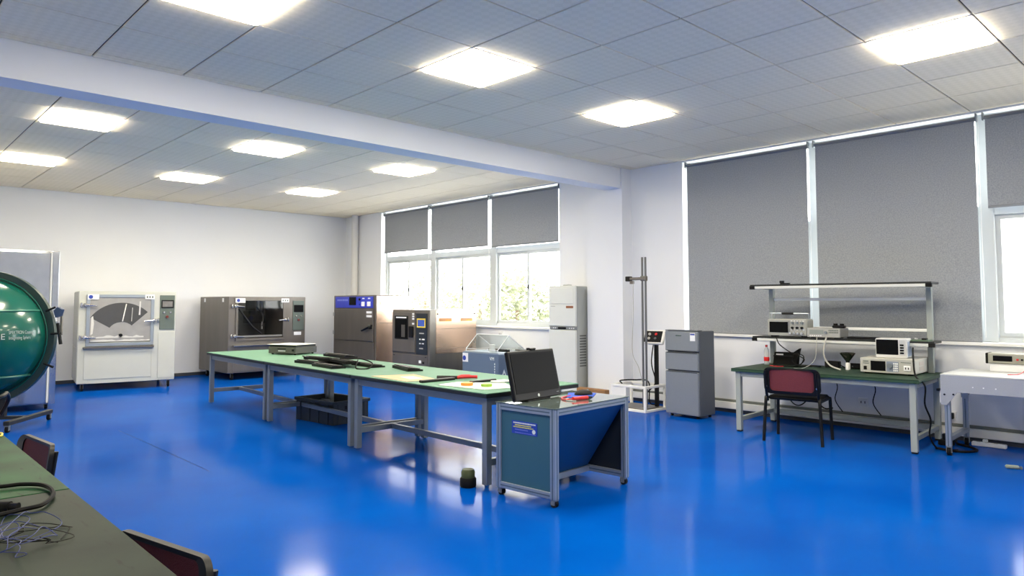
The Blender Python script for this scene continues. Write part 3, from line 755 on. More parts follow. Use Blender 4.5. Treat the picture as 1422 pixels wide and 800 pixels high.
# ------------------------------------------------------------------ drop tester
def drop_tester():
    t = thing('drop_tester', 'white framed drop tester with a tall steel column and tilted control box', 'test rig', (7.43, 5.32, 0))
    W, D, H = .46, .56, .33; s = .032
    for x in (0, W - s):
        for y in (0, D - s): box('post', white_m, t, x, x + s, y, y + s, 0, H, .003)
    for z in (0.0, H - s):
        for y in (0, D - s): box('rail', white_m, t, s, W - s, y, y + s, z, z + s, .003)
        for x in (0, W - s): box('rail', white_m, t, x, x + s, s, D - s, z, z + s, .003)
    box('side_panel', white_m, t, .006, .014, D * .55, D - s, s, H - s)
    cyl('port', black_m, t, (-.002, D * .8, H * .5), (.006, D * .8, H * .5), .012, n=10)
    box('drop_plate', steel_m, t, s, W - s, s, D - s, .03, .045, .003)
    for dy in (0, .05):
        cyl('column', mat('grey_column', (112, 114, 116), .35, metal=.5, var=.05), t, (.17, .10 + dy, .045), (.17, .10 + dy, 1.975), .014, n=16)
    a = MB(); a.box(.14, .2, .10, .36, 1.68, 1.715, .006); a.build('arm', darksteel_m, t)
    box('arm_clamp', steel_m, t, .145, .195, .08, .17, 1.665, 1.73, .008)
    box('gripper', black_m, t, .135, .205, .33, .40, 1.665, 1.73, .006); box('gripper_jaw', darksteel_m, t, .15, .19, .29, .34, 1.63, 1.67, .004)
    cable('hanging_cable', greycable_m, t, [(.15, .28, 1.68), (.13, .27, 1.2), (.12, .28, .75), (.14, .20, .55), (.16, .15, .34)], .004)
    p = box('control_post', black_m, t, .33, .375, .05, .095, 0.03, .87, .004)
    # tilted control box, facing the room and up
    M = Matrix.Translation((.31, .09, .945)) @ Matrix.Rotation(R(-80), 4, 'Z') @ Matrix.Rotation(R(62), 4, 'X')
    def tilt(mb): mb.v = [tuple(M @ Vector(v)) for v in mb.v]; return mb
    cb = tilt(MB().box(-.15, .15, -.1, .1, -.045, 0, .012)).build('control_box', white_m, t)
    tilt(MB().box(-.12, .12, -.078, .078, 0, .004)).build('button_plate', black_m, cb)
    for x, y, mm in ((-.05, .03, greycable_m), (.04, .03, redp_m), (-.05, -.03, greycable_m), (.04, -.03, chrome_m)):
        tilt(MB().cyl((x, y, .004), (x, y, .018), .018, n=14)).build('push_button', mm, cb, True)
    cable('control_cable', rubber_m, t, [(.33, .1, .86), (.31, .12, .6), (.36, .1, .35), (.3, .2, .2), (.4, .3, .06)], .008)
    cable('coiled_cable', rubber_m, t, [(.05, .4, .34), (.15, .5, .36), (.35, .42, .36), (.42, .25, .34), (.3, .15, .1), (.38, .1, .06)], .009)
drop_tester()

# ------------------------------------------------------------------ refrigerator
def fridge():
    W, D, H = .465, .36, 1.04
    t = thing('refrigerator', 'silver grey three-door refrigerator under the left end of the long blind', 'refrigerator', (7.49, 5.06, 0), -92)
    box('body', fridged_m, t, .004, W - .002, .04, D, .03, H, .008)
    for n, (a, b) in (('freezer_door', (.765, 1.0)), ('middle_door', (.545, .755)), ('lower_door', (.035, .535))):
        d = box(n, fridge_m, t, 0, W, -.004, .036, a * H, b * H - .004, .008)
        box('grip_recess', mat('dark_grip', (46, 50, 56), .5), d, .03, W - .01, -.006, .02, b * H - .014 if n != 'freezer_door' else a * H + .002, b * H - .006 if n != 'freezer_door' else a * H + .01)
    box('energy_label', stick_m, t, W - .1, W - .03, -.007, -.004, H - .115, H - .02)
    box('label_band', bluestick_m, t, W - .095, W - .035, -.009, -.007, H - .045, H - .028)
    box('maker_mark', chrome_m, t, .16, .24, -.006, -.004, H - .06, H - .05)
    box('top_trim', fridged_m, t, 0, W, 0, .1, H, H + .012, .004)
    for x in (.05, W - .05):
        for y in (.06, D - .05): cyl('foot', rubber_m, t, (x, y, 0), (x, y, .03), .018)
fridge()

# ------------------------------------------------------------------ long table: three benches in a row
def bench(loc, rz, L, label, zt):
    """origin: front (room side) far corner; local x runs along the row toward the camera, local y to the back"""
    t = thing('workbench', label, 'workbench', loc, rz, 'green topped benches in a row')
    D = 1.03
    tp = box('table_top', top_m, t, 0, L, 0, D, zt - .008, zt, .002)
    box('edge_band', edge_m, tp, 0, L, 0, D, zt - .036, zt - .008, .003)
    s = .055; x0, x1, y0, y1 = .03, L - .03 - s, .03, .80
    for x in (x0, x1):
        for y in (y0, y1):
            l = box('leg', legsteel_m, t, x, x + s, y, y + s, .022, zt - .036, .004)
            cyl('foot', chrome_m, l, (x + s / 2, y + s / 2, 0), (x + s / 2, y + s / 2, .024), .016, .02, n=10)
    za, zb = zt - .096, zt - .036
    for y in (y0, y1): box('apron', legsteel_m, t, x0 + s, x1, y + .008, y + s - .008, za, zb, .003)
    for x in (x0, x1):
        box('apron', legsteel_m, t, x + .008, x + s - .008, y0 + s, y1, za, zb, .003)
        box('end_rail', legsteel_m, t, x + .008, x + s - .008, y0 + s, y1, .16, .21, .003)
    ym = (y0 + y1 + s) / 2
    box('centre_rail', legsteel_m, t, x0 + s - .008, x1 + .008, ym - .02, ym + .02, .162, .208, .003)
    return t
def axis_rz(a, b): return math.degrees(math.atan2(b[1] - a[1], b[0] - a[0]))
A0, A1 = (3.72, 9.95), (3.615, 7.915); B1 = (3.545, 5.90); C1 = (3.525, 3.93)
bench((A0[0], A0[1], 0), axis_rz(A0, A1), 2.03, 'farthest green topped bench of the row, with an instrument on it', .705)
bench((A1[0], A1[1] - .005, 0), axis_rz(A1, B1), 2.005, 'middle green topped bench of the row, with a heap of black keyboards', .705)
bench((B1[0], B1[1] - .005, 0), axis_rz(B1, C1), 1.95, 'nearest green topped bench of the row, ending at the monitor cart, strewn with papers', .705)
ZT = .705

# power supply with paper on it
t = thing('bench_instrument', 'grey boxed instrument under a white sheet, on the far bench of the row', 'instrument', (4.16, 8.98, ZT), -68)
W, D = .46, .42
box('case', mat('khaki_grey_case', (84, 84, 78), .5, var=.06), t, 0, W, 0, D, .015, .098, .006)
box('top_case', mat('dark_grey_case', (46, 48, 46), .5, var=.06), t, .008, W - .008, .012, D - .01, .098, .128, .006)
box('front_slot', black_m, t, .16, .3, -.003, 0, .07, .082); box('name_plate', stick_m, t, .17, .29, -.003, 0, .045, .055)
box('power_switch', black_m, t, .4, .435, -.008, 0, .05, .075, .002)
for k in range(3): box('side_vent', black_m, t, -.003, 0, .06, .36, .03 + k * .022, .04 + k * .022)
for x, y in ((.04, .04), (.42, .04), (.04, .38), (.42, .38)): cyl('foot', rubber_m, t, (x, y, 0), (x, y, .016), .014)
tag(MB().slab([(4.15, 8.99, ZT + .1285), (4.33, 8.55, ZT + .1285), (4.71, 8.70, ZT + .1285), (4.54, 9.14, ZT + .1285)], .003).build('paper_sheet', paper_m), 'white sheet of paper lying on the grey boxed instrument', 'paper')

# keyboards
def keyboard():
    t = thing('keyboard', '', 'keyboard', (0, 0, 0), 0, 'black keyboards heaped on the long table')
    m = MB(); m.prism([(-.08, 0), (.08, 0), (.08, .028), (.05, .03), (-.08, .014)], -.24, .24, 'x'); m.build('case', black_m, t)
    k = MB()
    for r_ in range(5):
        y = -.058 + r_ * .026; z = .0165 + (y + .08) * .116
        x = -.222
        while x < .21:
            wk = .022 if r_ or not (-.1 < x < .05) else .15
            k.box(x, x + wk, y, y + .022, z, z + .008, .002); x += wk + .004
    k.build('keys', mat('key_black', (34, 34, 36), .5, var=.1), t)
    box('status_light', stick_m, t, .17, .2, .056, .066, .0295, .0315)
    return t
kb = keyboard()
spots = [((3.88, 7.26), 94, 0, 'black keyboard at the far end of the heap on the long table'),
         ((3.78, 6.72), 86, 0, 'black keyboard lying along the table edge in the heap'),
         ((4.10, 7.12), 94, 0, 'black keyboard at the back of the heap on the long table'),
         ((4.16, 6.56), 84, 0, 'black keyboard in the heap nearest the lone keyboard'),
         ((3.96, 6.70), 80, .041, 'black keyboard lying slanted on top of the heap, near end'),
         ((3.97, 7.20), 97, .041, 'black keyboard lying on top of the heap, far end'),
         ((4.04, 6.93), 88, .082, 'black keyboard at the very top of the heap'),
         ((4.24, 5.95), 74, 0, 'single black keyboard apart from the heap, toward the middle of the near bench')]
kbm = []
for i, (p_, rz, z, lab) in enumerate(spots):
    o = kb if i == 0 else copy_tree(kb)
    o.location = (p_[0], p_[1], ZT + z); o.rotation_euler = (0, 0, R(rz)); o['label'] = lab; kbm.append((o, Matrix.Translation(o.location) @ Matrix.Rotation(R(rz), 4, 'Z')))
for ki, pts in ((0, [(3.95, 7.45, ZT + .012), (4.02, 7.62, ZT + .008), (4.12, 7.9, ZT + .008), (4.25, 8.15, ZT + .008), (4.3, 8.3, ZT + .008)]),
                (4, [(4.0, 6.5, ZT + .075), (3.93, 6.40, ZT + .06), (3.86, 6.3, ZT + .009), (3.95, 6.22, ZT + .009), (4.05, 6.3, ZT + .05), (4.0, 6.42, ZT + .09), (3.9, 6.52, ZT + .092), (3.86, 6.62, ZT + .092)])):
    ko, km = kbm[ki]; km = km.inverted()
    cable('cord', rubber_m, ko, [km @ Vector(q) for q in pts], .007)

# papers and tools at the near end
def flat(name, m, pts, z, th, lab, cat):
    return tag(MB().prism(pts, z, z + th, 'z').build(name, m), lab, cat)
flat('cardboard_sheet', card_m, [(3.60, 5.62), (3.98, 5.48), (3.86, 4.93), (3.57, 5.02)], ZT, .003, 'tan cardboard sheet by the front edge of the near bench', 'cardboard')
flat('paper_sheet', paper_m, [(3.74, 5.36), (3.86, 5.32), (3.80, 5.10), (3.69, 5.14)], ZT + .0032, .001, 'small white slip lying on the tan cardboard', 'paper')
flat('plastic_bag', mat('milky_bag', (214, 222, 212), .35, var=.08), [(3.60, 4.62), (3.86, 4.66), (4.06, 4.30), (3.92, 4.06), (3.66, 4.12)], ZT, .006, 'milky plastic bag spread at the near end of the bench', 'bag')
tag(MB().lathe([(.03, 0), (.05, 0), (.05, .022), (.03, .022)], 18, (3.74, 4.42, ZT + .006)).build('tape_roll', orange_m, None, True), 'small orange tape roll on the milky bag', 'tape')
tag(MB().lathe([(.028, 0), (.045, 0), (.045, .02), (.028, .02)], 18, (3.81, 4.26, ZT + .006)).build('tape_roll', lime_m, None, True), 'small lime green tape roll on the milky bag', 'tape')
t = thing('cutting_pliers', 'black pliers with red handles on the near bench', 'pliers', (4.02, 4.88, ZT), 0)
MB().tube([(-.12, .14, .012), (-.05, .06, .014), (0, 0, .015)], .018, 8, r2=.014).build('jaw', black_m, t, True)
for s in (1, -1): MB().tube(curve([(0, 0, .015), (.05, -.03 + s * .03, .022), (.12, -.08 + s * .05, .02)], 5), .014, 8).build('handle', redp_m, t, True)
tag(MB().box(-.26, .1, -.025, .025, 0, .022, .005).build('black_bar', black_m, None, loc=(3.86, 4.86, ZT)), 'black plastic bar lying beside the red-handled pliers', 'bar')
tag(MB().box(-.14, .14, -.02, .02, 0, .02, .005).build('marker_pen', black_m, None, loc=(4.03, 4.55, ZT)), 'black strip behind the milky bag', 'strip')
tag(MB().box(-.08, .08, -.05, .05, 0, .018, .004).build('sticker_pad', paper_m, None, loc=(4.12, 4.42, ZT)), 'white pad of stickers behind the milky bag', 'paper')
t = thing('screwdriver', 'screwdriver with a dark red handle just beside the monitor', 'screwdriver', (4.13, 4.16, ZT), 20)
cyl('handle', mat('dark_red_plastic', (130, 34, 38), .4), t, (0, -.05, .016), (0, .05, .016), .016); cyl('shaft', chrome_m, t, (0, .05, .016), (0, .17, .016), .004, n=8)

# storage crate under the benches
def crate():
    t = thing('storage_crate', 'charcoal plastic crate on the floor under the long table', 'crate', (4.09, 7.16, 0), 6)
    W, D, H = .52, .76, .265; w = .018
    b = MB(); b.box(.02, W - .02, .02, D - .02, 0, .02)
    for a in ((.012, .012 + w, .012, D - .012), (W - .012 - w, W - .012, .012, D - .012), (.012, W - .012, .012, .012 + w), (.012, W - .012, D - .012 - w, D - .012)): b.box(a[0], a[1], a[2], a[3], .0, H - .02, .003)
    b.build('body', crate_m, t)
    r_ = MB()
    for a in ((-.006, .03, -.006, D + .006), (W - .03, W + .006, -.006, D + .006), (.03, W - .03, -.006, .03), (.03, W - .03, D - .03, D + .006)): r_.box(a[0], a[1], a[2], a[3], H - .035, H, .005)
    r_.build('rim', crate_m, t)
    for k in range(4): box('rib', crate_m, t, .004, .012, .1 + k * .18, .115 + k * .18, .01, H - .03); box('rib', crate_m, t, .08 + k * .12, .095 + k * .12, .004, .012, .01, H - .03)
    box('handle_slot', black_m, t, .17, .35, .010, .0125, H - .1, H - .06); box('handle_slot', black_m, t, .010, .0125, .28, .48, H - .1, H - .06)
crate()

# ------------------------------------------------------------------ monitor cart
def cart():
    W, D, H, z0 = .90, .545, .655, .055
    t = thing('computer_cart', 'aluminium framed cart with grey-blue panels and a glass top, in the foreground', 'cart', (3.545, 3.275, 0), 4)
    s = .045
    def post(x, y):
        o = MB(); g = .012; h = s / 2
        o.box(x, x + s, y, y + s, z0, H, .003)
        p_ = o.build('post', alu_m, t)
        q = MB(); q.box(x - .001, x, y + h - .005, y + h + .005, z0, H); q.box(x + h - .005, x + h + .005, y - .001, y, z0, H)
        q.build('groove', mat('profile_groove', (86, 104, 118), .5), p_)
        return p_
    for x in (0, W - s):
        for y in (0, D - s): post(x, y)
    for y in (0, D - s):
        r_ = box('rail', alu_m, t, s, W - s, y, y + s, H - s, H, .003); box('groove', MATS['profile_groove'], r_, s, W - s, y - .001, y, H - s * .62, H - s * .4)
    for x in (0, W - s):
        for z in (H - s, z0):
            r_ = box('rail', alu_m, t, x, x + s, s, D - s, z, z + s, .003); box('groove', MATS['profile_groove'], r_, x - .001, x, s, D - s, z + s * .4, z + s * .62)
    ry = D * .62
    box('rail', alu_m, t, s, W - s, ry, ry + s, z0, z0 + s, .003)
    p_ = box('side_panel', panel_m, t, .014, .022, s, D - s, z0 + s, H - s)
    box('side_panel', mat('shaded_cart_panel', (24, 30, 36), .5, var=.05), t, W - .022, W - .014, s, D - s, z0 + s, H - s)  # right panel coloured near black for the shade inside the cart
    MB().slab([(s, .02, H - s), (W - s, .02, H - s), (W - s, ry + .02, z0 + s), (s, ry + .02, z0 + s)], .006).build('knee_panel', deskblue_m, t)
    box('back_panel', panel_m, t, s, W - s, D - .02, D - .012, z0 + s, H - s)
    box('glass_top', gtop_m, t, -.004, W + .004, -.004, D + .004, H, H + .008, .002)
    # company plate on the left panel (faces -x)
    l = box('name_plate', labelblue_m, t, .0115, .014, .165, .40, .455, .545)
    b = MB(); q = random.Random(3)
    def row(y0, y1, z, h, mm):
        m = MB(); y = y1
        while y > y0:
            w_ = q.uniform(.008, .014); m.box(.0105, .0115, max(y0, y - w_), y, z, z + h); y -= w_ + .003
        m.build('plate_lettering', mm, l)
    row(.18, .385, .527, .009, text_m); row(.22, .37, .512, .008, ytext_m); row(.2, .385, .499, .007, ytext_m); row(.25, .37, .482, .006, MATS['pale_blue_print']); row(.18, .37, .462, .004, MATS['pale_blue_print'])
    MB().cyl((.0105, .195, .483), (.0115, .195, .483), .015, n=18).build('plate_emblem', text_m, l)
    for x, y in ((.03, .03), (W - .03, .03), (.03, D - .03), (W - .03, D - .03)): caster(t, x, y, .027, z0)
cart()
CT = .663
def monitor():
    t = thing('computer_monitor', 'black flat monitor tilted back on the glass topped cart, switched off', 'monitor', (3.80, 3.66, CT), 7)
    W, H = .56, .36
    M = Matrix.Translation((0, 0, .012)) @ Matrix.Rotation(R(-13), 4, 'X')
    def tl(mb): mb.v = [tuple(M @ Vector(v)) for v in mb.v]; return mb
    c = tl(MB().box(-W / 2, W / 2, 0, .035, 0, H, .006)).build('housing', black_m, t)
    tl(MB().box(-W / 2 + .022, W / 2 - .022, -.003, 0, .05, H - .02)).build('screen', screen_m, c)
    tl(MB().box(-W / 2 + .07, W / 2 - .07, .035, .07, .05, H - .06, .01)).build('rear_cover', black_m, c)
    o = tl(MB().cyl((-.005, -.002, .025), (-.005, 0, .025), .011, n=20)).build('round_logo', text_m, c)
    tl(MB().box(.0, .06, -.004, .02, H, H + .014, .004)).build('webcam', black_m, c)
    tl(MB().box(W / 2 - .06, W / 2 - .03, -.003, 0, .028, .031)).build('power_mark', legsteel_m, c)
    box('stand_foot', black_m, t, -.14, .14, .0, .15, 0, .012, .004)
    box('stand_neck', black_m, t, -.05, .05, .09, .125, .012, .18, .004)
monitor()
tag(MB().prism([(4.03, 3.60), (4.25, 3.78), (4.40, 3.62), (4.17, 3.47)], CT, CT + .004, 'z').build('mouse_mat', bluemat_m), 'blue mat on the glass top of the monitor cart', 'mat')
t = thing('computer_mouse', 'black computer mouse on the blue mat', 'mouse', (4.235, 3.61, CT + .004), -30)
m = MB(); m.sphere((0, 0, .004), .06, 18, 10, (1.25, .62, .6), -.06); m.build('shell', black_m, t, True); cyl('scroll_wheel', legsteel_m, t, (.035, -.004, .034), (.035, .004, .034), .008, n=10)
t = thing('test_probe', 'red handled test probe lying beside the blue mat', 'probe', (4.02, 3.45, CT), -12)
cyl('handle', redp_m, t, (-.075, 0, .014), (.06, 0, .014), .014); cyl('tip', black_m, t, (.06, 0, .014), (.1, 0, .014), .012, .006)
cable('lead', redp_m, t, [(-.07, 0, .014), (-.12, .04, .006), (-.09, .12, .006), (-.02, .17, .006), (.05, .2, .006)], .005)
tag(cable('grey_lead', greycable_m, None, [(3.93, 3.42, CT + .004), (3.90, 3.47, CT + .004), (3.94, 3.53, CT + .004), (3.99, 3.55, CT + .004)], .004), 'thin grey lead curling beside the blue mat', 'cord')
t = thing('tape_dispenser', 'black and olive round canister on the floor behind the cart', 'canister', (3.50, 4.12, 0), 0)
MB().lathe([(.055, 0), (.062, .01), (.062, .06), (.055, .07)], 22).build('base', rubber_m, t, True); MB().lathe([(.05, .07), (.052, .11), (.042, .13), (.0, .132)], 22).build('lid', mat('olive_plastic', (70, 78, 40), .5, var=.1), t, True)

# ------------------------------------------------------------------ chairs
def chair(label, loc, rz, drop=0.0):
    """visitor chair, front = +y"""
    t = thing('mesh_back_chair', label, 'chair', loc, rz, 'red mesh chairs')
    w = .255; tr = .0155
    for s in (-1, 1):
        MB().tube(curve([(s * (w + .02), -.25, 0), (s * w, -.225, .40), (s * w, -.21, .415)], 5), tr, 10).build('leg', black_m, t, True)
        MB().tube(curve([(s * (w + .01), .21, 0), (s * w, .2, .38), (s * w, .18, .415), (s * w, .14, .425)], 5), tr, 10).build('leg', black_m, t, True)
        MB().tube([(s * w, -.22, .42), (s * w, .15, .42)], tr, 10).build('side_rail', black_m, t, True)
        MB().tube(curve([(s * (w - .01), -.19, .40), (s * (w - .01), -.235, .5), (s * (w - .012), -.265, .70)], 5), .014, 8).build('back_post', black_m, t, True)
    MB().box(-w + .012, w - .012, -.2, .23, .41, .45, .02).build('seat', rubber_m, t, True)
    def bow(x): return -.262 + .03 * (x / w) ** 2
    def ring(wd_, z0, z1, rr, n=6):
        out = []
        for cx, cz, a0 in ((wd_ - rr, z1 - rr, 0), (-wd_ + rr, z1 - rr, 90), (-wd_ + rr, z0 + rr, 180), (wd_ - rr, z0 + rr, 270)):
            for k in range(n + 1):
                a = R(a0 + 90 * k / n); out.append((cx + rr * math.cos(a), cz + rr * math.sin(a)))
        return out
    o_ = ring(w + .012, .475, .735, .06); i_ = ring(w - .045, .505, .718, .035)
    m = MB(); n = len(o_); vs = []
    for pl, dy in ((o_, -.011), (i_, -.011), (o_, .011), (i_, .011)):
        vs += [(x, bow(x) + dy - (z - .6) * .12, z) for x, z in pl]
    fs = []
    for k in range(n):
        q = (k + 1) % n
        fs += [(k, q, n + q, n + k), (2 * n + k, 3 * n + k, 3 * n + q, 2 * n + q), (k, 2 * n + k, 2 * n + q, q), (n + k, n + q, 3 * n + q, 3 * n + k)]
    b = m.add(vs, fs).build('back_frame', black_m, t, True)
    g = MB(); N = 10; vs = []
    for j in range(N + 1):
        for k in range(N + 1):
            x = (w - .04) * (2 * k / N - 1); z = .498 + (.724 - .498) * j / N
            vs.append((x, bow(x) - (z - .6) * .12 + .004, z))
    g.add(vs, [(j * (N + 1) + k, j * (N + 1) + k + 1, (j + 1) * (N + 1) + k + 1, (j + 1) * (N + 1) + k) for j in range(N) for k in range(N)])
    g.build('mesh_panel', red_m, b, True)
    for s in (-1, 1):
        for z in (.55, .68): cyl('bolt', chrome_m, b, (s * (w - .018), bow(w) - .024, z), (s * (w - .018), bow(w) - .01, z), .011, n=10)
    if drop:
        for ch in list(t.children):
            for v in ch.data.vertices: v.co.z = max(v.co.z - drop, v.co.z * .8)
            for g2 in ch.children:
                for v in g2.data.vertices: v.co.z = max(v.co.z - drop, v.co.z * .8)
    return t
chair('black framed chair with a red mesh back pulled up to the instrument desk', (7.13, 3.24, 0), -80)
chair('red mesh backed chair at the bottom edge, pushed up to the nearest bench', (.495, 2.25, 0), 103, .09)
chair('red mesh backed chair tucked under the farther of the two left benches', (.55, 4.48, 0), 96, .09)

# office chair beyond the left benches
def office_chair():
    t = thing('office_chair', 'dark red swivel chair cut off by the left edge, in front of the green sphere', 'office chair', (.76, 7.3, 0), -15)
    for k in range(5):
        a = R(72 * k + 10); c, s = math.cos(a), math.sin(a)
        o = MB(); o.tube([(0, 0, .1), (c * .3, s * .3, .075)], .026, 8, r2=.017)
        sp = o.build('base_spoke', mat('grey_green_plastic', (98, 122, 108), .5, var=.05), t, True)
        cyl('caster', rubber_m, sp, (c * .3 - s * .02, s * .3 + c * .02, .03), (c * .3 + s * .02, s * .3 - c * .02, .03), .03)
    cyl('gas_column', black_m, t, (0, 0, .08), (0, 0, .4), .03)
    MB().box(-.25, .25, -.24, .24, .40, .46, .03).build('seat', mat('dark_red_fabric', (104, 30, 38), .85, var=.15, scale=40), t, True)
    m = MB(); m.box(-.22, .22, -.27, -.235, .52, .82, .03); m.build('back_pad', MATS['dark_red_fabric'], t, True)
    m = MB(); m.box(-.24, .24, -.30, -.27, .5, .84, .03); m.build('back_shell', black_m, t, True)
    MB().tube(curve([(0, -.1, .4), (0, -.28, .42), (0, -.31, .6)], 5), .024, 8).build('back_bar', black_m, t, True)
    for s in (-1, 1): MB().tube(curve([(s * .25, .1, .43), (s * .3, .1, .55), (s * .3, .0, .62), (s * .3, -.18, .62), (s * .23, -.27, .6)], 4), .016, 8).build('armrest', black_m, t, True)
office_chair()

# ------------------------------------------------------------------ instrument desk with shelves
def desk():
    t = thing('instrument_desk', 'pale framed desk with a dark green top and two-tier shelf before the long blinds', 'desk', (7.09, 3.955, 0), -86.5)
    L, D, z = 1.80, 1.0, .675; s = .055
    tp = box('desk_top', dtop_m, t, 0, L, 0, D, z - .012, z, .002); box('edge_band', mat('dark_green_edge', (34, 66, 46), .5, var=.15), tp, 0, L, 0, D, z - .034, z - .012, .002)
    for x in (.035, L - .035 - s):
        for y in (.03, D - .03 - s):
            l = box('leg', legwhite_m, t, x, x + s, y, y + s, .015, z - .034, .004); box('foot', rubber_m, l, x + .004, x + s - .004, y + .004, y + s - .004, 0, .016)
    za, zb = z - .088, z - .034
    for y in (.03, D - .03 - s): box('apron', legwhite_m, t, .09, L - .09, y + .01, y + s - .01, za, zb, .003)
    for x in (.035, L - .035 - s):
        box('apron', legwhite_m, t, x + .01, x + s - .01, .085, D - .085, za, zb, .003)
        box('side_rail', legwhite_m, t, x + .01, x + s - .01, .085, D - .085, .11, .155, .003)
    box('rear_rail', legwhite_m, t, .09, L - .09, D - .075, D - .04, .10, .15, .003)
    ys = .86
    for x in (.07, L - .115):
        u = MB(); u.box(x, x + .05, ys, ys + .06, z, 1.56, .003); u.build('upright', legwhite_m, t)
    for zz, y0 in ((.965, .62), (1.555, .58)):
        nm = 'lower_shelf' if zz < 1 else 'top_shelf'
        for x in (.075, L - .115): box('shelf_bracket', legwhite_m, t, x, x + .04, y0 + .03, ys, zz - .02, zz + .012, .003)
        sh = box(nm, edge_m, t, -.03, L + .0, y0, y0 + .30, zz + .012, zz + .034, .003)
        box('front_strip', mat('silver_strip', (206, 208, 206), .4, var=.04), sh, .03, L - .05, y0 - .012, y0 + .012, zz - .016, zz + .014, .003)
        for x in (-.03, L - .05): box('end_cap', rubber_m, sh, x, x + .055, y0 - .016, y0 + .02, zz - .02, zz + .018, .003)
    for zz in (1.405, 1.085): box('cross_rail', mat('bright_strip', (238, 240, 238), .4, var=.02), t, .12, L - .115, ys + .02, ys + .05, zz, zz + .03, .003)
    return t
desk()
# desk frame of reference for things standing on it
DM = Matrix.Translation((7.09, 3.955, 0)) @ Matrix.Rotation(R(-86.5), 4, 'Z')
def dloc(x, y, z): v = DM @ Vector((x, y, z)); return (v.x, v.y, v.z)
DZ, LS, TS = .675, .999, 1.589

def scope():
    t = thing('oscilloscope', 'white oscilloscope with a dark screen and carrying handle on the desk shelf', 'oscilloscope', dloc(.14, .64, LS), -86.5)
    W, D, H = .44, .2, .2
    body = mat('oscilloscope_white', (176, 178, 172), .45, var=.04)
    box('case', body, t, 0, W, .012, D, .015, H, .012)
    f = box('front', mat('scope_front', (158, 160, 156), .45, var=.04), t, .004, W - .004, 0, .014, .015, H - .004, .004)
    box('screen', screen_m, f, .025, .235, -.004, 0, .05, H - .03, .003)
    box('screen_surround', mat('grey_surround', (120, 122, 122), .5), f, .24, .25, -.003, 0, .03, H - .02)
    for k in range(3):
        for j in range(2): cyl('knob', black_m if j else legsteel_m, f, (.285 + k * .052, -.02, .16 - j * .055), (.285 + k * .052, 0, .16 - j * .055), .014, n=12)
    for k in range(4): cyl('connector', chrome_m, f, (.265 + k * .042, -.028, .045), (.265 + k * .042, 0, .045), .013, n=12)
    b = MB()
    for k in range(5):
        for j in range(3): b.box(.265 + k * .032, .283 + k * .032, -.004, 0, .078 + j * .012 + (j > 1) * .075, .085 + j * .012 + (j > 1) * .075)
    b.build('button_rows', stick_m, f)['kind'] = 'stuff'
    MB().tube(curve([(.012, .1, .15), (.01, .1, .255), (.03, .1, .262), (W - .06, .1, .262), (W - .015, .1, .25), (W - .012, .1, .15)], 3), .007, 8).build('carry_handle', alu_m, t, True)
    cyl('handle_grip', black_m, t, (.13, .1, .262), (.26, .1, .262), .013)
    for x in (.05, W - .05): box('foot', rubber_m, t, x - .02, x + .02, .02, .16, 0, .016)
scope()
def meter():
    t = thing('bench_meter', 'low pale bench meter next to the oscilloscope on the desk shelf', 'meter', dloc(.585, .62, LS), -86.5)
    W, D, H = .345, .27, .11
    box('case', mat('meter_grey', (140, 141, 138), .5, var=.05), t, 0, W, .012, D, .01, H, .006)
    f = box('front', mat('meter_front', (162, 163, 160), .5, var=.04), t, .002, W - .002, 0, .014, .01, H, .003)
    box('display', mat('meter_display', (136, 144, 142), .3), f, .03, .175, -.003, 0, .045, .09)
    cyl('knob', legsteel_m, f, (.2, -.016, .065), (.2, 0, .065), .014)
    for k in range(6):
        for j in range(2): box('key', ctrl_m, f, .23 + k * .017, .241 + k * .017, -.004, 0, .058 + j * .022, .07 + j * .022)
    for k in range(6): box('soft_key', stick_m, f, .03 + k * .022, .045 + k * .022, -.004, 0, .022, .032)
    for x in (.05, W - .05): box('foot', rubber_m, t, x - .02, x + .02, .03, .2, 0, .011)
meter()
t = thing('handheld_box', 'small black lumpy adapter lying on the bench meter', 'adapter', dloc(.82, .70, LS + .1105), -86.5)
MB().box(0, .13, 0, .07, 0, .03, .01).build('body', black_m, t, True); cyl('plug', rubber_m, t, (.03, .03, .03), (.03, .03, .048), .022); cyl('plug', rubber_m, t, (.095, .03, .03), (.095, .03, .048), .022)
tag(MB().box(-.2, .2, -.08, .08, 0, .022, .006).build('black_case', black_m, None, loc=dloc(1.17, .78, LS)), 'flat black case lying on the middle of the desk shelf', 'case').rotation_euler = (0, 0, R(-86.5))
t = thing('circuit_tray', 'green circuit board on the right end of the desk shelf', 'circuit board', dloc(1.58, .66, LS), -86.5)
box('board', mat('circuit_green', (96, 120, 100), .5, var=.15, scale=40), t, 0, .16, 0, .16, 0, .012); box('component', chrome_m, t, .03, .06, .04, .09, .012, .03); box('component', black_m, t, .09, .13, .05, .12, .012, .028)
t = thing('desk_lamp_clip', 'small black clip on the top shelf of the desk, left side', 'clip', dloc(.36, .62, TS), -86.5)
box('base', black_m, t, -.05, .05, -.02, .02, 0, .014, .003); box('lever', black_m, t, -.06, -.01, -.012, .012, .014, .04, .004)

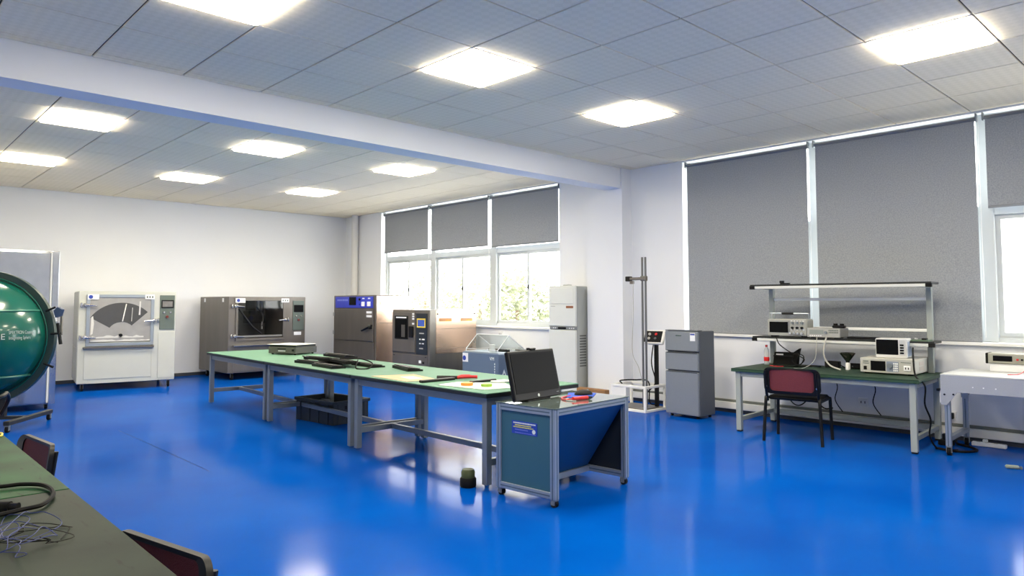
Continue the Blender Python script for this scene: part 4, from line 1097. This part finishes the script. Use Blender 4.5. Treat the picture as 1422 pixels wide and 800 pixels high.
def psu():
    t = thing('power_meter', 'wide white benchtop power meter on the right of the instrument desk', 'meter', dloc(1.19, .38, DZ), -86.5)
    W, D, H = .49, .55, .155
    box('case', mat('psu_cream', (196, 195, 187), .45, var=.03), t, 0, W, .014, D, .012, H, .006)
    f = box('front', mat('psu_front', (178, 179, 173), .45, var=.03), t, .003, W - .003, 0, .016, .014, H - .002, .003)
    box('display', screen_m, f, .10, .235, -.004, 0, .035, H - .025, .003)
    box('power_button', black_m, f, .035, .065, -.008, 0, .04, .075, .003)
    k_ = cyl('dial', legsteel_m, f, (.275, -.022, .09), (.275, 0, .09), .024, n=18)
    kp = box('key_panel', mat('keypad_blue', (128, 140, 160), .5), f, .245, .35, -.003, 0, .03, .13)
    for r_ in range(4):
        for c in range(3): box('key', stick_m, kp, .305 + c * .015, .316 + c * .015, -.007, -.003, .036 + r_ * .022, .051 + r_ * .022)
    so = box('socket', stick_m, f, .395, .455, -.006, 0, .045, .095, .003)
    for x in (.413, .437): box('socket_slot', black_m, so, x - .004, x + .004, -.008, -.006, .06, .08)
    b = MB(); b.box(.03, .08, -.002, 0, .118, .128); b.box(.03, .085, -.002, 0, .1, .107); b.box(.37, .46, -.002, 0, .122, .128); b.build('panel_print', ctrl_m, f)
    v = MB()
    for k in range(2): v.box(W, W + .002, .17, .33, .04 + k * .05, .078 + k * .05)
    v.build('side_vent', mat('vent_pink_grey', (196, 188, 180), .6), t)
    for x in (.05, W - .05): box('foot', rubber_m, t, x - .02, x + .02, .04, D - .06, 0, .013)
psu()
def monitor_box():
    t = thing('small_crt_monitor', 'small white boxed monitor with a black screen standing on the power meter', 'monitor', dloc(1.31, .48, DZ + .1555), -84)
    W, D, H = .28, .22, .195
    box('case', mat('bright_white_plastic', (208, 209, 208), .4, var=.02), t, 0, W, .012, D, 0, H, .01)
    f = box('front', MATS['bright_white_plastic'], t, .002, W - .002, 0, .014, .002, H - .004, .004)
    box('screen', screen_m, f, .008, .205, -.004, 0, .035, H - .012, .003)
    c = box('control_strip', mat('strip_grey', (190, 192, 194), .5), f, .212, W - .012, -.003, 0, .03, H - .015)
    for k in range(4): box('key', screen_m, c, .22, .255, -.007, -.003, .045 + k * .026, .062 + k * .026, .002)
    box('side_vent', mat('vent_blue_grey', (142, 158, 184), .5, var=.1, scale=60), t, W, W + .003, .04, D - .02, .02, H - .03)
monitor_box()
def bottle():
    t = thing('water_bottle', 'clear water bottle with a red label and red cap on the left of the desk', 'bottle', dloc(.09, .72, DZ), 0)
    MB().lathe([(.026, 0), (.03, .006), (.03, .15), (.024, .175), (.012, .195), (.012, .205)], 18).build('bottle', mat('frosted_pet', (214, 222, 226), .12, var=.02, alpha=.55), t, True)
    MB().lathe([(.0306, .04), (.0312, .042), (.0312, .085), (.0306, .087)], 18).build('label', redp_m, t, True)
    MB().lathe([(.0135, .2), (.0135, .222), (.012, .224)], 14).build('cap', redp_m, t, True)
bottle()
t = thing('black_pouch', 'black soft pouch behind the water bottle on the desk', 'pouch', dloc(.15, .80, DZ), -80)
m = MB(); m.prism([(-.02, 0), (.24, 0), (.25, .1), (.27, .19), (.2, .14), (0, .14)], 0, .1, 'y'); m.build('body', rubber_m, t); box('strap', black_m, t, -.01, .21, -.012, 0, .09, .105); box('tag_print', stick_m, t, .02, .1, -.014, -.012, .11, .125)
def bulb():
    t = thing('reflector_lamp', 'mirror-cone reflector bulb standing upside down on a white socket', 'lamp', dloc(.98, .68, DZ), 0)
    MB().lathe([(.024, 0), (.024, .055), (.02, .075)], 16).build('socket', stick_m, t, True)
    MB().lathe([(.018, .075), (.02, .09), (.075, .165), (.078, .178), (.07, .178), (.03, .12)], 22).build('reflector', mat('dark_mirror', (120, 116, 110), .12, metal=1.0, var=.05), t, True)
bulb()
t = thing('adapter_cluster', 'black power adapter lying in the middle of the instrument desk', 'adapter', dloc(.70, .80, DZ), -82)
box('body', black_m, t, 0, .15, 0, .09, 0, .07, .008); cable('lead', rubber_m, t, [(.15, .045, .03), (.2, .02, .01), (.24, .06, .01)], .006)
t = thing('power_adapter', 'second black adapter, between the reflector bulb and the other adapter', 'adapter', dloc(.93, .84, DZ), -90)
box('body', black_m, t, 0, .16, 0, .07, 0, .055, .008); box('prong', chrome_m, t, .05, .06, -.02, 0, .02, .03)
t = thing('terminal_stand', 'black terminal block beside the white power meter', 'terminal', dloc(1.09, .72, DZ), -86.5)
box('base', black_m, t, 0, .08, 0, .14, 0, .06, .004); cyl('post', black_m, t, (.05, .05, .06), (.05, .05, .13), .016)
tag(cable('coiled_lead', rubber_m, None, [dloc(.25, .62, LS - .01), dloc(.3, .575, .92), dloc(.4, .60, .84), dloc(.5, .6, .80), dloc(.56, .6, .76), dloc(.5, .6, .70), dloc(.43, .6, .74), dloc(.46, .6, .82), dloc(.55, .6, .80), dloc(.53, .6, .72), dloc(.46, .58, .686)], .0055, 8), 'black lead hanging in loops from the oscilloscope', 'cord')
tag(cable('grey_lead', greycable_m, None, [dloc(.80, .595, LS + .02), dloc(.79, .57, .95), dloc(.78, .56, .82), dloc(.84, .56, .72), dloc(.96, .52, .682)], .009), 'thick grey lead hanging from the bench meter to the reflector bulb', 'cord')
tag(cable('grey_lead', greycable_m, None, [dloc(.70, .595, LS + .02), dloc(.7, .57, .9), dloc(.68, .55, .76), dloc(.6, .45, .68), dloc(.52, .4, .679)], .004), 'thin grey lead dropping from the bench meter to the desk top', 'cord')
tag(cable('black_lead', rubber_m, None, [dloc(.22, .6, .682), dloc(.35, .55, .684), dloc(.5, .62, .684), dloc(.62, .7, .69), dloc(.68, .75, .684)], .008), 'black lead lying across the desk behind the chair', 'cord')
tag(cable('test_lead', redp_m, None, [dloc(.2, .55, .68), dloc(.3, .5, .68), dloc(.36, .56, .68)], .005), 'short red lead lying near the black pouch', 'cord')
tag(cable('black_lead', rubber_m, None, [dloc(1.603, .66, .93), dloc(1.64, .5, .91), dloc(1.68, .34, .84), dloc(1.74, .15, .7), dloc(1.825, .1, .62), dloc(1.815, .12, .45), dloc(1.84, .2, .3), dloc(1.82, .24, .15), dloc(1.86, .35, .02), dloc(2.0, .45, .012)], .008), 'long black lead hanging over the right end of the desk to the floor', 'cord')
for i, x in enumerate((.73, 1.12)):
    tag(cable('black_lead', rubber_m, None, [dloc(x, .97, .6), dloc(x + .02, 1.04, .45), dloc(x - .01, 1.05, .3), dloc(x + .06, 1.07, .17)], .006), ('black lead hanging under the middle of the desk', 'black lead hanging under the desk, in front of a wall socket')[i], 'cord')
tag(cable('black_lead', rubber_m, None, [dloc(.2, .97, .62), dloc(.22, 1.0, .3), dloc(.32, 1.02, .2), dloc(.44, 1.0, .3), dloc(.46, .97, .5), dloc(.5, .98, .34), dloc(.6, 1.03, .2), dloc(.68, 1.09, .2)], .007), 'black lead drooping in loops seen below the chair seat', 'cord')

def socket(loc, label, rz=-90, plug=False):
    t = thing('wall_socket', label, 'socket', loc, rz, 'white wall sockets')
    box('plate', stick_m, t, -.05, .05, -.012, 0, -.045, .045, .003)
    for x in (-.02, .02): box('slot', black_m, t, x - .004, x + .004, -.014, -.012, -.015, .01)
    if plug: box('plug', black_m, t, -.03, .03, -.07, -.014, -.03, .03, .006)
socket((8.3, 3.045, .29), 'white wall socket low on the wall behind the instrument desk')
socket((8.3, 2.20, .24), 'white wall socket with a black plug between the desk and the white bench', plug=True)
socket((8.3, 8.92, .86), 'white wall socket under the rear window, above the acrylic lid')

# ------------------------------------------------------------------ white bench at the right edge
def right_bench():
    t = thing('white_bench', 'white metal bench with corner gussets and aluminium legs at the right edge', 'bench', (7.36, 2.03, 0), -88)
    L, D, z, zb = 1.45, .74, .735, .575
    box('bench_top', ofloor, t, 0, L, 0, D, z - .012, z, .003)
    ap = MB(); ap.prism([(0, z - .012), (L, z - .012), (L, zb), (.13, zb), (.045, .535 - .08), (0, .535 - .08)], 0, .012, 'y'); ap.build('front_apron', perf_m, t)
    ap = MB(); ap.prism([(.012, z - .012), (D - .012, z - .012), (D - .012, .48), (D - .1, zb), (.1, zb), (.012, .48)], 0, .012, 'x'); ap.build('end_apron', perf_m, t)
    ap = MB(); ap.prism([(0, z - .012), (L, z - .012), (L, zb), (.13, zb), (.045, .455), (0, .455)], D - .012, D, 'y'); ap.build('rear_apron', perf_m, t)
    for x in (.25, .33, .42): cyl('rivet', stick_m, t, (x, -.004, .63), (x, 0, .63), .006, n=8)
    for x, zz in ((.03, .55), (.1, .555)): cyl('screw', black_m, t, (x, -.006, zz), (x, 0, zz), .009, n=8)
    s = .045
    for x in (.02, L - .065):
        for y in (.02, D - .065):
            l = box('leg', alu_m, t, x, x + s, y, y + s, .085, z - .02, .003)
            q = MB(); q.box(x + s / 2 - .004, x + s / 2 + .004, y - .001, y, .085, .45); q.build('groove', MATS['profile_groove'], l)
            caster(t, x + s / 2, y + s / 2, .036, .085)
        box('side_rail', alu_m, t, x, x + s, .065, D - .065, .13, .17, .003)
    b = box('outlet_box', stick_m, t, -.05, 0, .16, .26, .45, .57, .005); box('lever', black_m, b, -.07, -.04, .14, .18, .56, .585, .004)
right_bench()
t = thing('bench_multimeter', 'cream bench multimeter with a dark display on the white bench', 'meter', (7.95, 1.80, .735), -88)
box('stand', stick_m, t, .02, .4, .02, .14, 0, .075, .004)
b = box('case', mat('beige_case', (150, 150, 138), .5, var=.04), t, 0, .42, 0, .18, .076, .17, .008)
box('bumper', rubber_m, b, -.008, .012, -.006, .19, .074, .172, .004); box('display', screen_m, b, .05, .2, -.004, 0, .1, .15, .002)
for k in range(5): cyl('terminal', black_m if k % 2 else redp_m, b, (.24 + k * .035, -.014, .12), (.24 + k * .035, 0, .12), .009, n=10)
cable('test_lead', redp_m, t, [(.31, -.01, .12), (.33, -.08, .06), (.28, -.2, .006), (.22, -.34, .006)], .004)
t = thing('power_strip', 'white power strip on the floor under the white bench', 'power strip', (8.10, 1.86, 0), -88)
box('body', stick_m, t, -.12, .16, -.028, .028, .002, .04, .006)
for k in range(3): box('outlet', greycable_m, t, -.08 + k * .07, -.05 + k * .07, -.015, .015, .04, .042)
box('plug', stick_m, t, -.03, .01, -.018, .018, .042, .07, .005)
t = thing('floor_trinket', 'small grey-green plastic piece lying on the floor at the right edge', 'plastic piece', (7.19, 1.475, 0), -70)
box('body', mat('grey_green_piece', (128, 140, 132), .5), t, -.05, .05, -.022, .022, 0, .03, .01); box('end_piece', mat('grey_piece', (100, 104, 100), .5), t, .052, .068, -.016, .016, 0, .024, .004)
tag(cable('floor_lead', rubber_m, None, [(7.62, 2.16, .012), (7.60, 1.95, .012), (7.75, 1.86, .012), (7.9, 1.94, .012), (8.0, 2.07, .012), (8.12, 2.12, .02)], .012), 'thick black lead looped on the floor under the white bench', 'cord')
t = thing('extension_socket', 'dark extension socket block on the floor at the right desk leg', 'socket', (7.92, 2.15, 0), 0)
box('body', rubber_m, t, -.05, .05, -.06, .06, .0, .05, .006); box('plug', black_m, t, -.025, .025, -.03, .03, .05, .11, .006)

# ------------------------------------------------------------------ silver cabinet and integrating sphere
def silver_cabinet():
    t = thing('walk_in_cabinet', 'tall galvanised silver cabinet standing behind the green sphere', 'cabinet', (.25, 10.78, 0))
    W, D, H = 1.84, 1.5, 2.06
    box('body', galv_m, t, 0, W, .06, D, .07, H, .006)
    d = box('door', galv_m, t, .02, W - .10, 0, .06, .09, H - .02, .006)
    box('door_seal', white_m, t, W - .10, W - .078, -.004, .06, .09, H - .02, .003)
    box('door_post', galv_m, t, W - .076, W, 0, .06, .07, H, .004)
    h = MB(); h.tube([(W + .0, .03, 1.22), (W + .045, .0, 1.22)], .009, 8); h.tube([(W + .0, .03, .99), (W + .045, .0, .99)], .009, 8); h.build('handle_arm', darksteel_m, t, True)
    cyl('door_handle', steel_m, t, (W + .045, .0, .96), (W + .045, .0, 1.25), .016)
    box('latch_plate', stick_m, t, W - .09, W - .005, -.012, 0, 1.14, 1.22, .003)
    for x in (.08, W - .08):
        for y in (.12, D - .1): caster(t, x, y, .03, .07)
silver_cabinet()
def sphere():
    C_ = Vector((0, 0, .994)); RS, RR = .655, .75
    a = math.atan2(-.80, -.60)                     # flange normal direction in plan
    t = thing('integrating_sphere', 'large glossy green integrating sphere with a dark flange ring and white lettering', 'integrating sphere', (1.20, 9.80, 0), math.degrees(a) + 90)
    # local frame: flange normal = -y
    c = tuple(C_)
    m = MB(); m.sphere(c, RS, 48, 28); m.build('shell', green_m, t, True)
    rg = MB(); n = 64
    prof = [(RS - .01, -.03), (RR, -.03), (RR, .03), (RS - .01, .03)]
    vs = []; fs = []
    for k in range(n):
        q = 2 * math.pi * k / n
        vs += [(r_ * math.cos(q), y, C_.z + r_ * math.sin(q)) for r_, y in prof]
    for k in range(n):
        j = (k + 1) % n
        for e in range(4): fs.append((k * 4 + e, k * 4 + (e + 1) % 4, j * 4 + (e + 1) % 4, j * 4 + e))
    rg.add(vs, fs).build('flange', rim_m, t, True)
    MB().tube([((RS + .02) * math.cos(2 * math.pi * k / n), -.036, C_.z + (RS + .02) * math.sin(2 * math.pi * k / n)) for k in range(n)], .007, 6, closed=True).build('flange_bead', green_m, t, True)
    for zz in (.30, -.42):
        rr = math.sqrt(RS * RS - zz * zz) + .004
        MB().tube([(rr * math.cos(R(180 + k * 6)), rr * math.sin(R(180 + k * 6)), C_.z + zz) for k in range(31)], .012, 6).build('seam_band', mat('pale_green_band', (60, 128, 108), .35, var=.05), t, True)
    # clamps on the flange
    for ang in (24, 3, -24):
        q = R(ang); ca, sa = math.cos(q), math.sin(q)
        b = MB(); b.tube([((RR - .03) * ca, -.05, C_.z + (RR - .03) * sa), ((RR + .08) * ca, -.05, C_.z + (RR + .08) * sa)], .012, 8)
        cl = b.build('flange_clamp', rubber_m, t, True)
        if ang == 3: cyl('clamp_bar', black_m, cl, ((RR + .08), -.05, C_.z - .08), ((RR + .04), -.05, C_.z + .16), .018)
    MB().prism([(RR - .02, C_.z + .30), (RR + .02, C_.z + .34), (RR + .07, C_.z + .31), (RR + .05, C_.z + .24), (RR - .0, C_.z + .22)], -.03, .03, 'y').build('hinge_fin', mat('navy_bracket', (40, 62, 92), .45), t)
    # lettering bent onto the shell
    view = math.atan2(-9.8, -1.2) - a - math.pi / 2
    def bend(az0, el0):
        def f(v):
            az = az0 + v.x / RS; el = el0 + v.z / RS
            r_ = RS + .003 + abs(v.y)
            return Vector((r_ * math.cos(el) * math.cos(az), r_ * math.cos(el) * math.sin(az), C_.z + r_ * math.sin(el)))
        return f
    I = Matrix.Rotation(R(90), 4, 'X')
    TR = Matrix.Translation((1.20, 9.80, 0)) @ Matrix.Rotation(a + math.pi / 2, 4, 'Z')
    az = min((abs(px(TR @ bend(R(-90 + k * .5), 0)(Vector((0, 0, 0))))[0] - 12), R(-90 + k * .5)) for k in range(160))[1]
    S = Matrix.Diagonal((.62, 1, 1, 1))
    text('lettering', 'SPEKTRON Coating', .05, text_m, t, I @ S, warp=bend(az, R(3.6)))
    text('lettering', 'Integrating Sphere', .05, text_m, t, I @ S, warp=bend(az, R(-1.4)))
    text('lettering', 'E', .09, text_m, t, I, warp=bend(az - .115, R(-2.0)))
    s = MB()
    for x in (-.5, .5): s.box(x - .03, x + .03, -.45, .45, .075, .12, .006)
    for x in (-.22, .22): s.box(x - .03, x + .03, -.03, .03, .11, .5, .004)
    s.box(-.5, .5, -.03, .03, .08, .115); s.build('stand', mat('dark_stand', (34, 36, 38), .5, var=.05), t)
    for x in (-.5, .5):
        for y in (-.42, .42): caster(t, x, y, .032, .075)
sphere()

# ------------------------------------------------------------------ left benches in the foreground
wornm, nt, p = nodes_of('worn_green_mat')
tc = nt.nodes.new('ShaderNodeTexCoord')
n1 = nt.nodes.new('ShaderNodeTexNoise'); n1.inputs['Scale'].default_value = 3.0; n1.inputs['Detail'].default_value = 8
cr = nt.nodes.new('ShaderNodeValToRGB')
cr.color_ramp.elements[0].position = .3; cr.color_ramp.elements[0].color = srgb(20, 32, 25)
cr.color_ramp.elements[1].position = .75; cr.color_ramp.elements[1].color = srgb(40, 54, 43)
mp = nt.nodes.new('ShaderNodeMapping'); mp.inputs['Scale'].default_value = (14, 2.5, 1); mp.inputs['Rotation'].default_value = (0, 0, R(35))
n2 = nt.nodes.new('ShaderNodeTexNoise'); n2.inputs['Scale'].default_value = 4.0; n2.inputs['Detail'].default_value = 6
cr2 = nt.nodes.new('ShaderNodeValToRGB'); cr2.color_ramp.elements[0].position = .62; cr2.color_ramp.elements[0].color = (0, 0, 0, 1); cr2.color_ramp.elements[1].position = .72; cr2.color_ramp.elements[1].color = (.7, .7, .7, 1)
mx = nt.nodes.new('ShaderNodeMix'); mx.data_type = 'RGBA'; mx.inputs['B'].default_value = srgb(18, 22, 20)
nt.links.new(tc.outputs['Object'], n1.inputs[0]); nt.links.new(n1.outputs['Fac'], cr.inputs[0])
nt.links.new(tc.outputs['Object'], mp.inputs[0]); nt.links.new(mp.outputs[0], n2.inputs[0]); nt.links.new(n2.outputs['Fac'], cr2.inputs[0])
nt.links.new(cr2.outputs[0], mx.inputs['Factor']); nt.links.new(cr.outputs[0], mx.inputs['A']); nt.links.new(mx.outputs['Result'], p.inputs['Base Color'])
p.inputs['Roughness'].default_value = .5; p.inputs['Specular IOR Level'].default_value = .08
wornm2 = wornm.copy(); wornm2.name = 'worn_bright_green_mat'
for nd in wornm2.node_tree.nodes:
    if nd.type == 'VALTORGB' and nd.color_ramp.elements[1].position > .74:
        nd.color_ramp.elements[0].color = srgb(16, 50, 28); nd.color_ramp.elements[1].color = srgb(34, 84, 48)
def left_bench(y0, y1, m, label):
    t = thing('assembly_bench', label, 'workbench', (.635, y0, 0))
    D = 1.3; L = y1 - y0; z = .70
    tp = box('table_top', m, t, -D, 0, 0, L, z - .012, z, .002); box('edge_band', edge_m, tp, -D, 0, 0, L, z - .04, z - .012, .002)
    for x in (-D + .04, -.35):
        for y in (.03, L - .085): box('leg', legsteel_m, t, x, x + .055, y, y + .055, 0, z - .04, .004)
    for x in (-D + .048, -.342): box('apron', legsteel_m, t, x, x + .04, .085, L - .085, z - .1, z - .04)
    for y in (.04, L - .075): box('apron', legsteel_m, t, -D + .095, -.35, y, y + .04, z - .1, z - .04)
left_bench(.95, 2.975, wornm, 'worn dark green bench in the near left corner, with a loop of cable')
left_bench(2.985, 4.62, wornm2, 'brighter green bench at the left edge, beyond the nearest bench')
LZ = .70
tag(cable('black_cable', rubber_m, None, [(.30, 3.20, LZ + .012), (.44, 3.13, LZ + .012), (.51, 3.115, LZ + .012), (.565, 3.04, LZ + .012), (.566, 2.89, LZ + .012), (.512, 2.76, LZ + .012), (.45, 2.735, LZ + .012), (.37, 2.71, LZ + .012), (.2, 2.68, LZ + .012)], .0075, 8), 'thick black cable curving in a loop across the two left benches', 'cable')
t = thing('cable_plug', 'black cable plug near the left edge on the nearest bench', 'plug', (.385, 2.80, LZ), -40)
cyl('sleeve', rubber_m, t, (-.09, 0, .018), (.05, 0, .018), .018, n=14); cyl('collar', black_m, t, (.05, 0, .018), (.075, 0, .018), .014, n=12)
rnd = random.Random(11)
for k in range(9):
    a0 = rnd.uniform(0, 6.28); cx, cy = .40 + rnd.uniform(-.06, .05), 2.47 + rnd.uniform(-.1, .12)
    pts = []
    for j in range(7):
        rr = rnd.uniform(.05, .16); a = a0 + j * rnd.uniform(.7, 1.2)
        pts.append((cx + rr * .7 * math.cos(a), cy + rr * math.sin(a), LZ + .003 + rnd.uniform(0, .025) * (0 < j < 6)))
    lab = ['blue', 'dark'][k % 3 == 2]
    tag(cable('thin_wire', rubber_m if k % 3 == 2 else wireblue_m, None, pts, .0012, 7, seg=5), 'thin dark wire in the tangle of wires on the nearest bench' if k % 3 == 2 else 'thin blue wire in the tangle of wires on the nearest bench', 'wire', 'tangled wires on the nearest bench')
tag(cable('yellow_lead', yellow_m, None, [(.5, 4.55, LZ + .005), (.62, 4.47, LZ + .005), (.625, 4.40, LZ + .005), (.6, 4.35, LZ + .005), (.45, 4.30, LZ + .005)], .005), 'yellow lead looping over the edge of the farther left bench', 'cord')
